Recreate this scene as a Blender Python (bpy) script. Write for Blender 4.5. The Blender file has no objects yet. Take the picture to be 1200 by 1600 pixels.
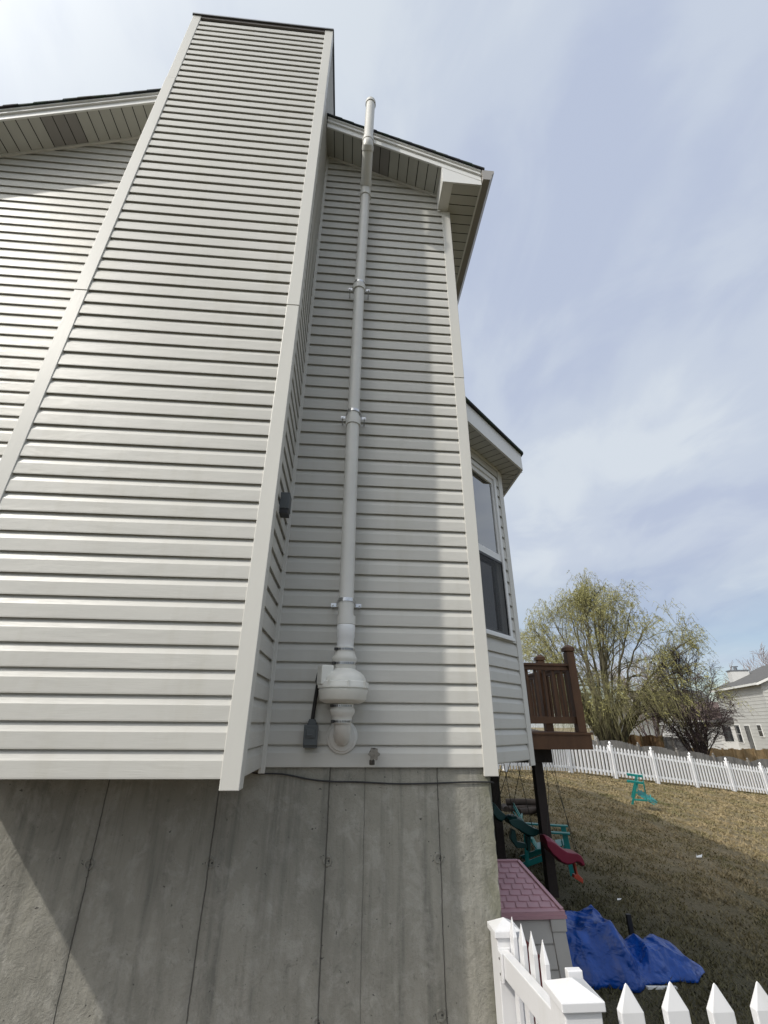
import bpy, bmesh, math, random
import numpy as np
from mathutils import Vector, Matrix, noise as mnoise
R = math.radians
S = bpy.context.scene
COL = S.collection
random.seed(7)
rng = np.random.default_rng(7)

# ------------------------------------------------------------------ camera
CAM = Vector((-1.113, -2.94, 0.228)); YAW, PIT, ROL, FPX = 0.077, 0.440, 0.008, 701.47
fwd = Vector((math.sin(YAW) * math.cos(PIT), math.cos(YAW) * math.cos(PIT), math.sin(PIT)))
rt0 = Vector((math.cos(YAW), -math.sin(YAW), 0)); up0 = rt0.cross(fwd)
rt = rt0 * math.cos(ROL) + up0 * math.sin(ROL); up = up0 * math.cos(ROL) - rt0 * math.sin(ROL)
cd = bpy.data.cameras.new("camera"); cam = bpy.data.objects.new("camera", cd); COL.objects.link(cam)
cam.matrix_world = Matrix(((rt.x, up.x, -fwd.x, CAM.x), (rt.y, up.y, -fwd.y, CAM.y), (rt.z, up.z, -fwd.z, CAM.z), (0, 0, 0, 1)))
cd.sensor_fit = 'VERTICAL'; cd.sensor_height = 32.0; cd.lens = 32.0 * FPX / 1600.0
cd.clip_start = 0.05; cd.clip_end = 3000
S.camera = cam

# ------------------------------------------------------------------ light
SUN_DIR = Vector((-1.8, -1.0, 1.9)).normalized()
sl = bpy.data.lights.new("sun", 'SUN'); sl.energy = 3.0; sl.angle = R(0.9); sl.color = (1.0, 0.95, 0.87)
so = bpy.data.objects.new("sun", sl); COL.objects.link(so)
so.rotation_euler = SUN_DIR.to_track_quat('Z', 'Y').to_euler(); so.location = (-20, -12, 22)
SKY_STRENGTH = 0.10
W = bpy.data.worlds.new("World"); S.world = W; W.use_nodes = True
nt = W.node_tree; nt.nodes.clear()
def wn(t, **k):
    n = nt.nodes.new(t)
    for a, b in k.items(): setattr(n, a, b)
    return n
L = nt.links.new
def wmath(op, a, b=None, c=None, clamp=False):
    n = wn('ShaderNodeMath', operation=op); n.use_clamp = clamp
    for i, v in enumerate((a, b, c)):
        if v is None: continue
        if isinstance(v, (int, float)): n.inputs[i].default_value = v
        else: L(v, n.inputs[i])
    return n.outputs[0]
out = wn('ShaderNodeOutputWorld'); bg = wn('ShaderNodeBackground'); L(bg.outputs[0], out.inputs[0]); bg.inputs[1].default_value = SKY_STRENGTH
sky = wn('ShaderNodeTexSky', sky_type='NISHITA'); sky.sun_disc = False
sky.sun_elevation = math.asin(SUN_DIR.z); sky.sun_rotation = math.atan2(SUN_DIR.x, SUN_DIR.y) % (2 * math.pi)
sky.air_density = 1.0; sky.dust_density = 0.6; sky.ozone_density = 1.5
tc = wn('ShaderNodeTexCoord'); sep = wn('ShaderNodeSeparateXYZ'); L(tc.outputs['Generated'], sep.inputs[0])
zz = wmath('MAXIMUM', wmath('ADD', sep.outputs[2], 0.22), 0.05)
px = wmath('DIVIDE', sep.outputs[0], zz); py = wmath('DIVIDE', sep.outputs[1], zz)
cmb = wn('ShaderNodeCombineXYZ'); L(px, cmb.inputs[0]); L(py, cmb.inputs[1])
def wnoise(scale, detail, rough, off=(0, 0, 0), dist=0.0, sc=(1, 1, 1)):
    mp = wn('ShaderNodeMapping'); L(cmb.outputs[0], mp.inputs[0]); mp.inputs['Location'].default_value = off; mp.inputs['Scale'].default_value = sc
    n = wn('ShaderNodeTexNoise'); L(mp.outputs[0], n.inputs[0]); n.inputs['Scale'].default_value = scale
    n.inputs['Detail'].default_value = detail; n.inputs['Roughness'].default_value = rough; n.inputs['Distortion'].default_value = dist
    return n.outputs[0]
def wramp(v, stops):
    r = wn('ShaderNodeValToRGB'); L(v, r.inputs[0]); e = r.color_ramp.elements
    while len(e) < len(stops): e.new(0.5)
    for i, (p, c) in enumerate(stops): e[i].position = p; e[i].color = (*c, 1)
    r.color_ramp.interpolation = 'EASE'
    return r.outputs[0]
n1 = wnoise(1.15, 4, 0.5, (3.1, 1.7, 0), 0.35, (1.3, 0.75, 1)); n2 = wnoise(3.4, 7, 0.55, (0.4, 5.2, 0), 0.5, (1.2, 0.8, 1))
dens = wmath('ADD', wmath('MULTIPLY', n1, 0.64), wmath('MULTIPLY', n2, 0.36))
# cloud brightness (a thin sheet with soft folds)
ccol = wramp(dens, [(0.38, (4.9, 5.55, 7.05)), (0.49, (5.7, 6.35, 7.5)), (0.60, (6.7, 7.3, 8.05))])
# cover: mostly closed, opening in a low streak near the horizon
low = wmath('SUBTRACT', 1.0, wmath('MULTIPLY', wmath('SUBTRACT', sep.outputs[2], 0.03), 3.6), clamp=True)
n3 = wnoise(0.55, 5, 0.5, (7.3, 2.2, 0), 0.3, (1, 1, 1))
cover = wmath('SUBTRACT', 1.02, wmath('MULTIPLY', low, wmath('MULTIPLY', wmath('SUBTRACT', 0.66, n3), 4.6, clamp=True)), clamp=True)
cover = wmath('MAXIMUM', cover, 0.15)
mix = wn('ShaderNodeMix', data_type='RGBA'); L(cover, mix.inputs[0]); L(sky.outputs[0], mix.inputs[6]); L(ccol, mix.inputs[7])
# the veil is brighter towards the sun (forward scattering in thin cloud)
dp = wn('ShaderNodeVectorMath', operation='DOT_PRODUCT'); L(tc.outputs['Generated'], dp.inputs[0]); dp.inputs[1].default_value = SUN_DIR
glow = wmath('ADD', 1.0, wmath('MULTIPLY', wmath('POWER', wmath('MAXIMUM', dp.outputs['Value'], 0.0), 9.0), wmath('MULTIPLY', 4.2, wmath('MULTIPLY', sep.outputs[2], 2.2, clamp=True))))
gm = wn('ShaderNodeMix', data_type='RGBA', blend_type='ADD'); gm.inputs[0].default_value = 1.0; L(mix.outputs[2], gm.inputs[6])
gc = wn('ShaderNodeVectorMath', operation='SCALE'); gc.inputs[0].default_value = (8.0, 7.6, 6.8); L(wmath('SUBTRACT', glow, 1.0), gc.inputs['Scale']); L(gc.outputs[0], gm.inputs[7])
vs = wn('ShaderNodeVectorMath', operation='SCALE'); L(gm.outputs[2], vs.inputs[0]); vs.inputs['Scale'].default_value = 1.0
L(vs.outputs[0], bg.inputs[0])
S.view_settings.view_transform = 'Standard'; S.view_settings.look = 'None'; S.view_settings.gamma = 1.0
S.view_settings.exposure = 0.0; S.view_settings.use_curve_mapping = False

# ------------------------------------------------------------------ materials
def srgb(r, g, b):
    f = lambda c: (c / 255 / 12.92) if c / 255 <= 0.04045 else ((c / 255 + 0.055) / 1.055) ** 2.4
    return (f(r), f(g), f(b))
class NT:
    def __init__(s, name):
        s.m = bpy.data.materials.new(name); s.m.use_nodes = True; s.t = s.m.node_tree
        s.b = s.t.nodes['Principled BSDF']; s.tc = s.n('ShaderNodeTexCoord')
    def n(s, t, **k):
        n = s.t.nodes.new(t)
        for a, b in k.items(): setattr(n, a, b)
        return n
    def l(s, a, b): s.t.links.new(a, b)
    def math(s, op, a, b=None, c=None, clamp=False):
        n = s.n('ShaderNodeMath', operation=op); n.use_clamp = clamp
        for i, v in enumerate((a, b, c)):
            if v is None: continue
            if isinstance(v, (int, float)): n.inputs[i].default_value = v
            else: s.l(v, n.inputs[i])
        return n.outputs[0]
    def noise(s, scale, detail=4, rough=0.55, sc=(1, 1, 1), dist=0.0, off=(0, 0, 0), src='Object'):
        mp = s.n('ShaderNodeMapping'); s.l(s.tc.outputs[src], mp.inputs[0]); mp.inputs['Scale'].default_value = sc; mp.inputs['Location'].default_value = off
        n = s.n('ShaderNodeTexNoise'); s.l(mp.outputs[0], n.inputs[0]); n.inputs['Scale'].default_value = scale
        n.inputs['Detail'].default_value = detail; n.inputs['Roughness'].default_value = rough; n.inputs['Distortion'].default_value = dist
        return n.outputs[0]
    def ramp(s, v, stops):
        r = s.n('ShaderNodeValToRGB'); s.l(v, r.inputs[0]); e = r.color_ramp.elements
        while len(e) < len(stops): e.new(0.5)
        for i, (p, c) in enumerate(stops):
            e[i].position = p; e[i].color = (*c, 1) if not isinstance(c, (int, float)) else (c, c, c, 1)
        return r.outputs[0]
    def mix(s, f, a, b, mode='MIX'):
        n = s.n('ShaderNodeMix', data_type='RGBA', blend_type=mode)
        for i, v in ((0, f), (6, a), (7, b)):
            if isinstance(v, (int, float)): n.inputs[i].default_value = v
            elif isinstance(v, tuple): n.inputs[i].default_value = (*v, 1)
            else: s.l(v, n.inputs[i])
        return n.outputs[2]
    def color(s, c):
        if isinstance(c, tuple): s.b.inputs['Base Color'].default_value = (*c, 1)
        else: s.l(c, s.b.inputs['Base Color'])
    def rough(s, v):
        if isinstance(v, (int, float)): s.b.inputs['Roughness'].default_value = v
        else: s.l(v, s.b.inputs['Roughness'])
    def bump(s, h, strength=0.3, dist=0.01):
        n = s.n('ShaderNodeBump'); s.l(h, n.inputs['Height']); n.inputs['Strength'].default_value = strength; n.inputs['Distance'].default_value = dist
        s.l(n.outputs[0], s.b.inputs['Normal'])
    def xyz(s, src='Object'):
        n = s.n('ShaderNodeSeparateXYZ'); s.l(s.tc.outputs[src], n.inputs[0]); return n.outputs
M = {}
def plain(name, col, rough=0.5, var=0.12, scale=6.0, bump=0.0, bscale=60, metal=0.0, spec=None, sc=(1, 1, 1)):
    m = NT(name); d = tuple(c * (1 - var) for c in col); u = tuple(min(1, c * (1 + var)) for c in col)
    m.color(m.ramp(m.noise(scale, 5, 0.6, sc), [(0.3, d), (0.7, u)])); m.rough(rough); m.b.inputs['Metallic'].default_value = metal
    if spec is not None: m.b.inputs['Specular IOR Level'].default_value = spec
    if bump: m.bump(m.noise(bscale, 4, 0.6, sc), bump, 0.004)
    M[name] = m.m; return m.m
def vinyl(name, col, grain=(0.6, 0.6, 14)):
    m = NT(name)
    fine = m.noise(22, 5, 0.65, grain); big = m.noise(0.9, 3, 0.5, (1, 1, 0.5), 0, (4, 2, 1)); st = m.noise(3.0, 5, 0.6, (2.4, 2.4, 0.35), 0.2)
    c = m.ramp(big, [(0.3, tuple(x * 0.95 for x in col)), (0.7, tuple(x * 1.04 for x in col))])
    c = m.mix(m.math('MULTIPLY', m.math('SUBTRACT', fine, 0.5), 0.5, clamp=True), c, tuple(x * 0.7 for x in col))
    c = m.mix(m.math('MULTIPLY', m.math('SUBTRACT', st, 0.52), 1.2, clamp=True), c, (0.40, 0.38, 0.31))
    m.color(c); m.rough(m.ramp(fine, [(0.3, 0.34), (0.7, 0.55)])); wv = m.noise(2.2, 3, 0.5, (1, 1, 3.0), 0.3, (2, 7, 1)); m.bump(m.math('ADD', fine, m.math('MULTIPLY', wv, 9.0)), 0.30, 0.0018)
    M[name] = m.m
vinyl('siding', (0.53, 0.52, 0.482))
vinyl('siding_far', (0.50, 0.50, 0.48))
plain('trim', (0.58, 0.57, 0.53), 0.42, 0.05, 3, 0.12, 90, sc=(1, 1, 0.2))
plain('fascia_white', (0.72, 0.72, 0.70), 0.38, 0.04, 2)
plain('soffit', (0.46, 0.46, 0.425), 0.5, 0.05, 3)
plain('soffit_vent', (0.27, 0.26, 0.25), 0.6, 0.05, 3)
plain('seam_dark', (0.05, 0.05, 0.045), 0.8, 0.1)
plain('gutter', (0.30, 0.285, 0.265), 0.4, 0.05, 2)
plain('brown_metal', (0.13, 0.115, 0.105), 0.5, 0.1, 3)
plain('cap_metal', (0.20, 0.21, 0.23), 0.4, 0.2, 5, metal=0.5)
plain('pvc_paint', (0.60, 0.595, 0.565), 0.38, 0.05, 3)
plain('pvc_white', (0.72, 0.73, 0.74), 0.3, 0.05, 5)
plain('fan_white', (0.66, 0.655, 0.61), 0.33, 0.05, 6)
plain('rubber_white', (0.60, 0.59, 0.55), 0.55, 0.05, 8)
plain('steel', (0.55, 0.55, 0.55), 0.25, 0.15, 30, metal=1.0)
plain('dark_steel', (0.10, 0.10, 0.10), 0.4, 0.3, 60, metal=0.7)
plain('box_grey', (0.075, 0.085, 0.09), 0.5, 0.12, 12)
plain('black_plastic', (0.012, 0.012, 0.013), 0.45, 0.2, 10)
plain('brass_old', (0.07, 0.062, 0.052), 0.5, 0.35, 60, metal=0.6)
plain('wheel_metal', (0.20, 0.185, 0.16), 0.5, 0.3, 60, metal=0.2)
plain('frame_white', (0.72, 0.72, 0.71), 0.35, 0.03, 3)
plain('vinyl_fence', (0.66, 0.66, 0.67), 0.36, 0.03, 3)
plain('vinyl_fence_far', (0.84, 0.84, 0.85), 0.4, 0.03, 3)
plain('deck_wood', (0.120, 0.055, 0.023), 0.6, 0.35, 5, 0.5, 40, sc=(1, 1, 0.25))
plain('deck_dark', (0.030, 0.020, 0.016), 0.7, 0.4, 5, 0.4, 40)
plain('log', (0.06, 0.045, 0.035), 0.9, 0.4, 8, 0.5, 20)
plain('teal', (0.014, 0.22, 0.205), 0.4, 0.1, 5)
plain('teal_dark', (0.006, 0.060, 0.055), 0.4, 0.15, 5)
plain('swing_red', (0.20, 0.010, 0.035), 0.4, 0.12, 5)
plain('orange_red', (0.42, 0.06, 0.03), 0.4, 0.12, 5)
plain('maroon', (0.16, 0.006, 0.016), 0.4, 0.12, 5)
plain('rope', (0.05, 0.05, 0.04), 0.9, 0.2, 40)
plain('rope_grey', (0.22, 0.22, 0.20), 0.9, 0.2, 40)
plain('mauve', (0.48, 0.28, 0.31), 0.5, 0.08, 4, 0.15, 150)
plain('shed_grey', (0.50, 0.485, 0.45), 0.55, 0.05, 4, 0.12, 150)
plain('tarp', (0.003, 0.048, 0.28), 0.38, 0.22, 5, 0.35, 55, spec=.3)
plain('litter', (0.7, 0.7, 0.68), 0.7, 0.05)
plain('bark', (0.085, 0.075, 0.045), 0.9, 0.3, 3, 0.5, 14, sc=(1, 1, 0.3))
plain('willow_twig', (0.17, 0.16, 0.07), 0.8, 0.25, 1.0)
plain('willow_leaf', (0.30, 0.285, 0.10), 0.6, 0.35, 0.5)
plain('bark_dark', (0.040, 0.030, 0.028), 0.9, 0.3, 3)
plain('twig_dark', (0.058, 0.040, 0.040), 0.9, 0.3, 0.8)
plain('twig_pale', (0.26, 0.20, 0.18), 0.9, 0.2, 0.8)
plain('fence_grey', (0.19, 0.18, 0.165), 0.9, 0.35, 4, 0.3, 20, sc=(1, 1, 0.15))
plain('fence_brown', (0.21, 0.125, 0.06), 0.9, 0.35, 3, 0.3, 20, sc=(1, 1, 0.2))
plain('dry_brush', (0.26, 0.18, 0.09), 0.9, 0.4, 1.5)
plain('roof_far', (0.10, 0.098, 0.095), 0.9, 0.15, 4)
plain('roof_brown', (0.15, 0.11, 0.10), 0.9, 0.15, 4)
plain('wall_pale', (0.55, 0.55, 0.54), 0.7, 0.05, 2)
plain('wall_grey', (0.30, 0.31, 0.31), 0.7, 0.05, 2)
plain('door_dark', (0.055, 0.05, 0.05), 0.5, 0.2, 3)
plain('leaf_litter', (0.16, 0.11, 0.06), 0.9, 0.3, 3)
def tarp_mat():
    m = NT('tarp'); mp = m.n('ShaderNodeMapping'); m.l(m.tc.outputs['Object'], mp.inputs[0]); mp.inputs['Scale'].default_value = (1, 1.2, 1.6)
    nz = m.n('ShaderNodeTexNoise'); m.l(mp.outputs[0], nz.inputs[0]); nz.inputs['Scale'].default_value = 3.0; nz.inputs['Detail'].default_value = 3
    ad = m.n('ShaderNodeVectorMath', operation='MULTIPLY_ADD'); m.l(nz.outputs['Color'], ad.inputs[0]); ad.inputs[1].default_value = (.35, .35, .35); m.l(mp.outputs[0], ad.inputs[2])
    hs = []
    for sc in (3.2, 7.5, 19.0):
        v = m.n('ShaderNodeTexVoronoi'); v.feature = 'F1'; v.inputs['Scale'].default_value = sc; m.l(ad.outputs[0], v.inputs[0]); hs.append(v.outputs['Distance'])
    h = m.math('ADD', hs[0], m.math('ADD', m.math('MULTIPLY', hs[1], .45), m.math('MULTIPLY', hs[2], .18)))
    c = m.ramp(h, [(0.25, (0.002, 0.070, 0.37)), (0.95, (0.0015, 0.047, 0.26))]); d = m.noise(6, 6, .7)
    c = m.mix(m.ramp(d, [(0.55, 0.0), (0.72, 0.35)]), c, (0.05, 0.07, 0.13)); m.color(c); m.rough(.34); m.b.inputs['Specular IOR Level'].default_value = .45; m.bump(h, 0.6, 0.04); M['tarp'] = m.m
tarp_mat()
def fence_mat():
    m = NT('vinyl_fence'); g = m.noise(3.2, 6, .68, (2, 2, .5)); f = m.noise(38, 4, .7)
    c = m.mix(m.ramp(g, [(0.50, 0.0), (0.74, 0.45)]), (0.67, 0.67, 0.68), (0.50, 0.50, 0.46)); c = m.mix(m.ramp(f, [(0.64, 0.0), (0.76, 0.35)]), c, (0.42, 0.42, 0.38))
    m.color(c); m.rough(.38); m.bump(g, .08, .004); M['vinyl_fence'] = m.m
fence_mat()
def mk_glass(name, base, rough, spec=0.5):
    m = NT(name); m.color(m.ramp(m.noise(1.3, 3, 0.5), [(0.3, tuple(c * 0.8 for c in base)), (0.7, base)]))
    m.rough(rough); m.b.inputs['IOR'].default_value = 1.9; m.b.inputs['Specular IOR Level'].default_value = spec; M[name] = m.m
mk_glass('far_glass', (0.03, 0.033, 0.036), 0.12)
def real_glass():
    m = NT('pane_glass'); t = m.t; nd = t.nodes
    tr = nd.new('ShaderNodeBsdfTransparent'); gl = nd.new('ShaderNodeBsdfGlossy'); gl.inputs['Roughness'].default_value = 0.01
    tr.inputs[0].default_value = (0.80, 0.84, 0.84, 1); fr = nd.new('ShaderNodeFresnel'); fr.inputs[0].default_value = 1.55
    f2 = m.math('ADD', m.math('MULTIPLY', fr.outputs[0], 1.6), 0.20, clamp=True)
    mx = nd.new('ShaderNodeMixShader'); m.l(f2, mx.inputs[0]); m.l(tr.outputs[0], mx.inputs[1]); m.l(gl.outputs[0], mx.inputs[2])
    m.l(mx.outputs[0], nd['Material Output'].inputs[0]); M['pane_glass'] = m.m
real_glass()
def screen_mat():
    m = NT('insect_screen'); t = m.t; nd = t.nodes
    tr = nd.new('ShaderNodeBsdfTransparent'); mx = nd.new('ShaderNodeMixShader'); mx.inputs[0].default_value = 0.62
    m.color((0.02, 0.021, 0.023)); m.rough(0.6)
    m.l(tr.outputs[0], mx.inputs[1]); m.l(m.b.outputs[0], mx.inputs[2]); m.l(mx.outputs[0], nd['Material Output'].inputs[0]); M['insect_screen'] = m.m
screen_mat()
plain('curtain', (0.62, 0.64, 0.66), 0.8, 0.05, 2)
plain('room_dark', (0.035, 0.035, 0.038), 0.8, 0.2, 2)
def shingles():
    m = NT('shingles'); v = m.n('ShaderNodeTexVoronoi'); v.inputs['Scale'].default_value = 9; m.l(m.tc.outputs['Object'], v.inputs[0])
    g = m.noise(160, 3, 0.7); c = m.mix(0.45, m.ramp(g, [(0.35, (0.012, 0.018, 0.016)), (0.7, (0.055, 0.068, 0.06))]), v.outputs['Color'], 'MULTIPLY')
    m.color(c); m.rough(0.95); m.bump(g, 0.5, 0.003); M['shingles'] = m.m
shingles()
def concrete():
    m = NT('concrete'); X = m.xyz(); x, z = X[0], X[2]
    big = m.noise(1.6, 5, 0.6, (1, 1, 0.8), 0.3); mid = m.noise(7, 6, 0.65, (1, 1, 0.6), 0.4); fine = m.noise(60, 5, 0.7)
    streak = m.noise(5.5, 5, 0.6, (2.2, 1, 0.13), 0.15); streak2 = m.noise(17, 4, 0.6, (1.6, 1, 0.09), 0.1, (3, 0, 1))
    c = m.ramp(big, [(0.25, (0.21, 0.205, 0.175)), (0.75, (0.30, 0.29, 0.248))])
    c = m.mix(m.ramp(streak, [(0.52, 0.0), (0.68, 0.6)]), c, (0.10, 0.10, 0.088))
    c = m.mix(m.ramp(streak2, [(0.60, 0.0), (0.76, 0.28)]), c, (0.33, 0.325, 0.295))
    c = m.mix(m.ramp(mid, [(0.45, 0.0), (0.72, 0.55)]), c, (0.30, 0.29, 0.25))
    blot = m.noise(3.4, 6, 0.65, (1, 1, 0.55), 0.8, (5, 1, 2)); c = m.mix(m.ramp(blot, [(0.52, 0.0), (0.68, 0.3)]), c, (0.13, 0.128, 0.112))
    # pale mineral bloom rising from the lower half
    lowm = m.math('MULTIPLY', m.math('SUBTRACT', -0.55, z), 1.3, clamp=True)
    c = m.mix(m.math('MULTIPLY', lowm, m.ramp(m.noise(12, 7, 0.7, (1, 1, 0.5), 0.5), [(0.45, 0.0), (0.60, 0.75)])), c, (0.36, 0.345, 0.30))
    # greenish damp band by the corner
    cor = m.math('MULTIPLY', m.math('SUBTRACT', x, m.math('ADD', -0.40, m.math('MULTIPLY', mid, 0.09))), 14.0, clamp=True)
    c = m.mix(m.math('MULTIPLY', cor, 0.55), c, (0.14, 0.14, 0.085))
    wob = m.math('MULTIPLY', m.math('SUBTRACT', m.noise(2.2, 3, 0.5, (0, 0, 1)), 0.5), 0.018)
    wf = m.math('MULTIPLY', m.math('SUBTRACT', m.noise(45, 3, 0.6, (0.2, 0.2, 1)), 0.5), 0.006)
    xs = m.math('ADD', m.math('ADD', x, wob), wf); groove = None
    for xl, w, s in ((-2.378, 0.0052, 1.0), (-1.785, 0.0056, 1.0), (-1.180, 0.0058, 1.0), (-0.980, 0.0036, 0.5), (-0.563, 0.0046, 1.0), (-3.0, 0.004, 0.9), (-3.62, 0.004, .9), (-4.25, .004, .9)):
        d = m.math('ABSOLUTE', m.math('SUBTRACT', xs, xl)); g = m.math('MULTIPLY', m.math('SUBTRACT', 1.0, m.math('DIVIDE', d, w), clamp=True), s)
        soft = m.math('MULTIPLY', m.math('SUBTRACT', 1.0, m.math('DIVIDE', d, w * 9), clamp=True), 0.22 * s); g = m.math('MAXIMUM', g, soft)
        groove = g if groove is None else m.math('MAXIMUM', groove, g)
    pale = m.noise(8.5, 8, 0.72, (1, 1, 0.75), 0.45, (1, 4, 7)); c = m.mix(m.ramp(pale, [(0.50, 0.0), (0.62, 0.40)]), c, (0.40, 0.39, 0.35))
    drip = m.noise(9.0, 5, 0.65, (1.5, 1, 0.07), 0.2, (7, 3, 2)); topm = m.math('ADD', 0.25, m.math('MULTIPLY', m.math('ADD', z, 0.9), 0.9), clamp=True)
    c = m.mix(m.math('MULTIPLY', m.ramp(drip, [(0.55, 0.0), (0.70, 0.55)]), topm), c, (0.085, 0.085, 0.075))
    worm = m.noise(26, 6, 0.75, (1, 1, 0.8), 0.6, (3, 3, 1)); c = m.mix(m.ramp(worm, [(0.60, 0.0), (0.66, 0.35)]), c, (0.10, 0.098, 0.085))
    c = m.mix(m.math('MULTIPLY', groove, 0.85), c, (0.035, 0.035, 0.03))
    pits = m.ramp(m.noise(42, 2, 0.5, (1, 1, 1), 0.3, (2, 0, 5)), [(0.725, 0.0), (0.75, 1.0)])
    c = m.mix(m.math('MULTIPLY', pits, 0.75), c, (0.05, 0.05, 0.045))
    m.color(c); m.rough(0.9)
    h = m.math('SUBTRACT', m.math('ADD', m.math('MULTIPLY', fine, 0.35), m.math('MULTIPLY', mid, 0.8)), m.math('ADD', groove, m.math('MULTIPLY', pits, 0.7)))
    m.bump(m.math('ADD', h, m.math('MULTIPLY', m.noise(16, 6, 0.7, (1, 1, 1), 0.6, (9, 2, 2)), 0.7)), 0.7, 0.014); M['concrete'] = m.m
concrete()
def lawn_mat():
    m = NT('lawn'); a = m.noise(0.35, 5, 0.6, dist=0.4); b = m.noise(2.3, 6, 0.65, dist=0.3); f = m.noise(22, 6, 0.75, (1, 1, 0.3)); g = m.noise(70, 4, 0.7)
    t = m.math('ADD', m.math('MULTIPLY', a, 0.45), m.math('MULTIPLY', b, 0.55))
    c = m.ramp(t, [(0.36, (0.13, 0.11, 0.05)), (0.48, (0.22, 0.17, 0.088)), (0.62, (0.32, 0.25, 0.145))])
    X = m.xyz(); near_shade = m.math('MULTIPLY', m.math('SUBTRACT', 7.8, m.math('ADD', m.math('ADD', m.math('MULTIPLY', X[0], .55), m.math('MULTIPLY', X[1], .55)), m.math('MULTIPLY', a, 2.5))), 0.28, clamp=True)  # greener turf near the house, with the yard's shade painted into its colour
    c = m.mix(m.math('MULTIPLY', near_shade, .9), c, (0.050, 0.048, 0.021))
    c = m.mix(m.ramp(f, [(0.4, 0.65), (0.6, 0.0)]), c, (0.05, 0.045, 0.02))
    c = m.mix(m.ramp(g, [(0.5, 0.0), (0.75, 0.5)]), c, (0.36, 0.29, 0.17))
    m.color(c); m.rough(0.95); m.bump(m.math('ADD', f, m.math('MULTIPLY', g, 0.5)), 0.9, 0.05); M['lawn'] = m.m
    m = NT('grass_blade'); a = m.noise(0.8, 4, 0.6); b = m.noise(35, 2, 0.6)
    c = m.ramp(m.math('ADD', m.math('MULTIPLY', a, 0.5), m.math('MULTIPLY', b, 0.5)), [(0.36, (0.11, 0.115, 0.045)), (0.47, (0.215, 0.17, 0.082)), (0.62, (0.33, 0.255, 0.145))])
    X = m.xyz(); near_shade = m.math('MULTIPLY', m.math('SUBTRACT', 7.8, m.math('ADD', m.math('ADD', m.math('MULTIPLY', X[0], .55), m.math('MULTIPLY', X[1], .55)), m.math('MULTIPLY', m.noise(0.35, 5, 0.6, dist=0.4), 2.5))), 0.28, clamp=True)  # same near-house darkening on the blades, shade carried in their colour
    c = m.mix(m.math('MULTIPLY', near_shade, .85), c, (0.062, 0.062, 0.026)); m.color(c); m.rough(0.8); M['grass_blade'] = m.m
lawn_mat()

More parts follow.
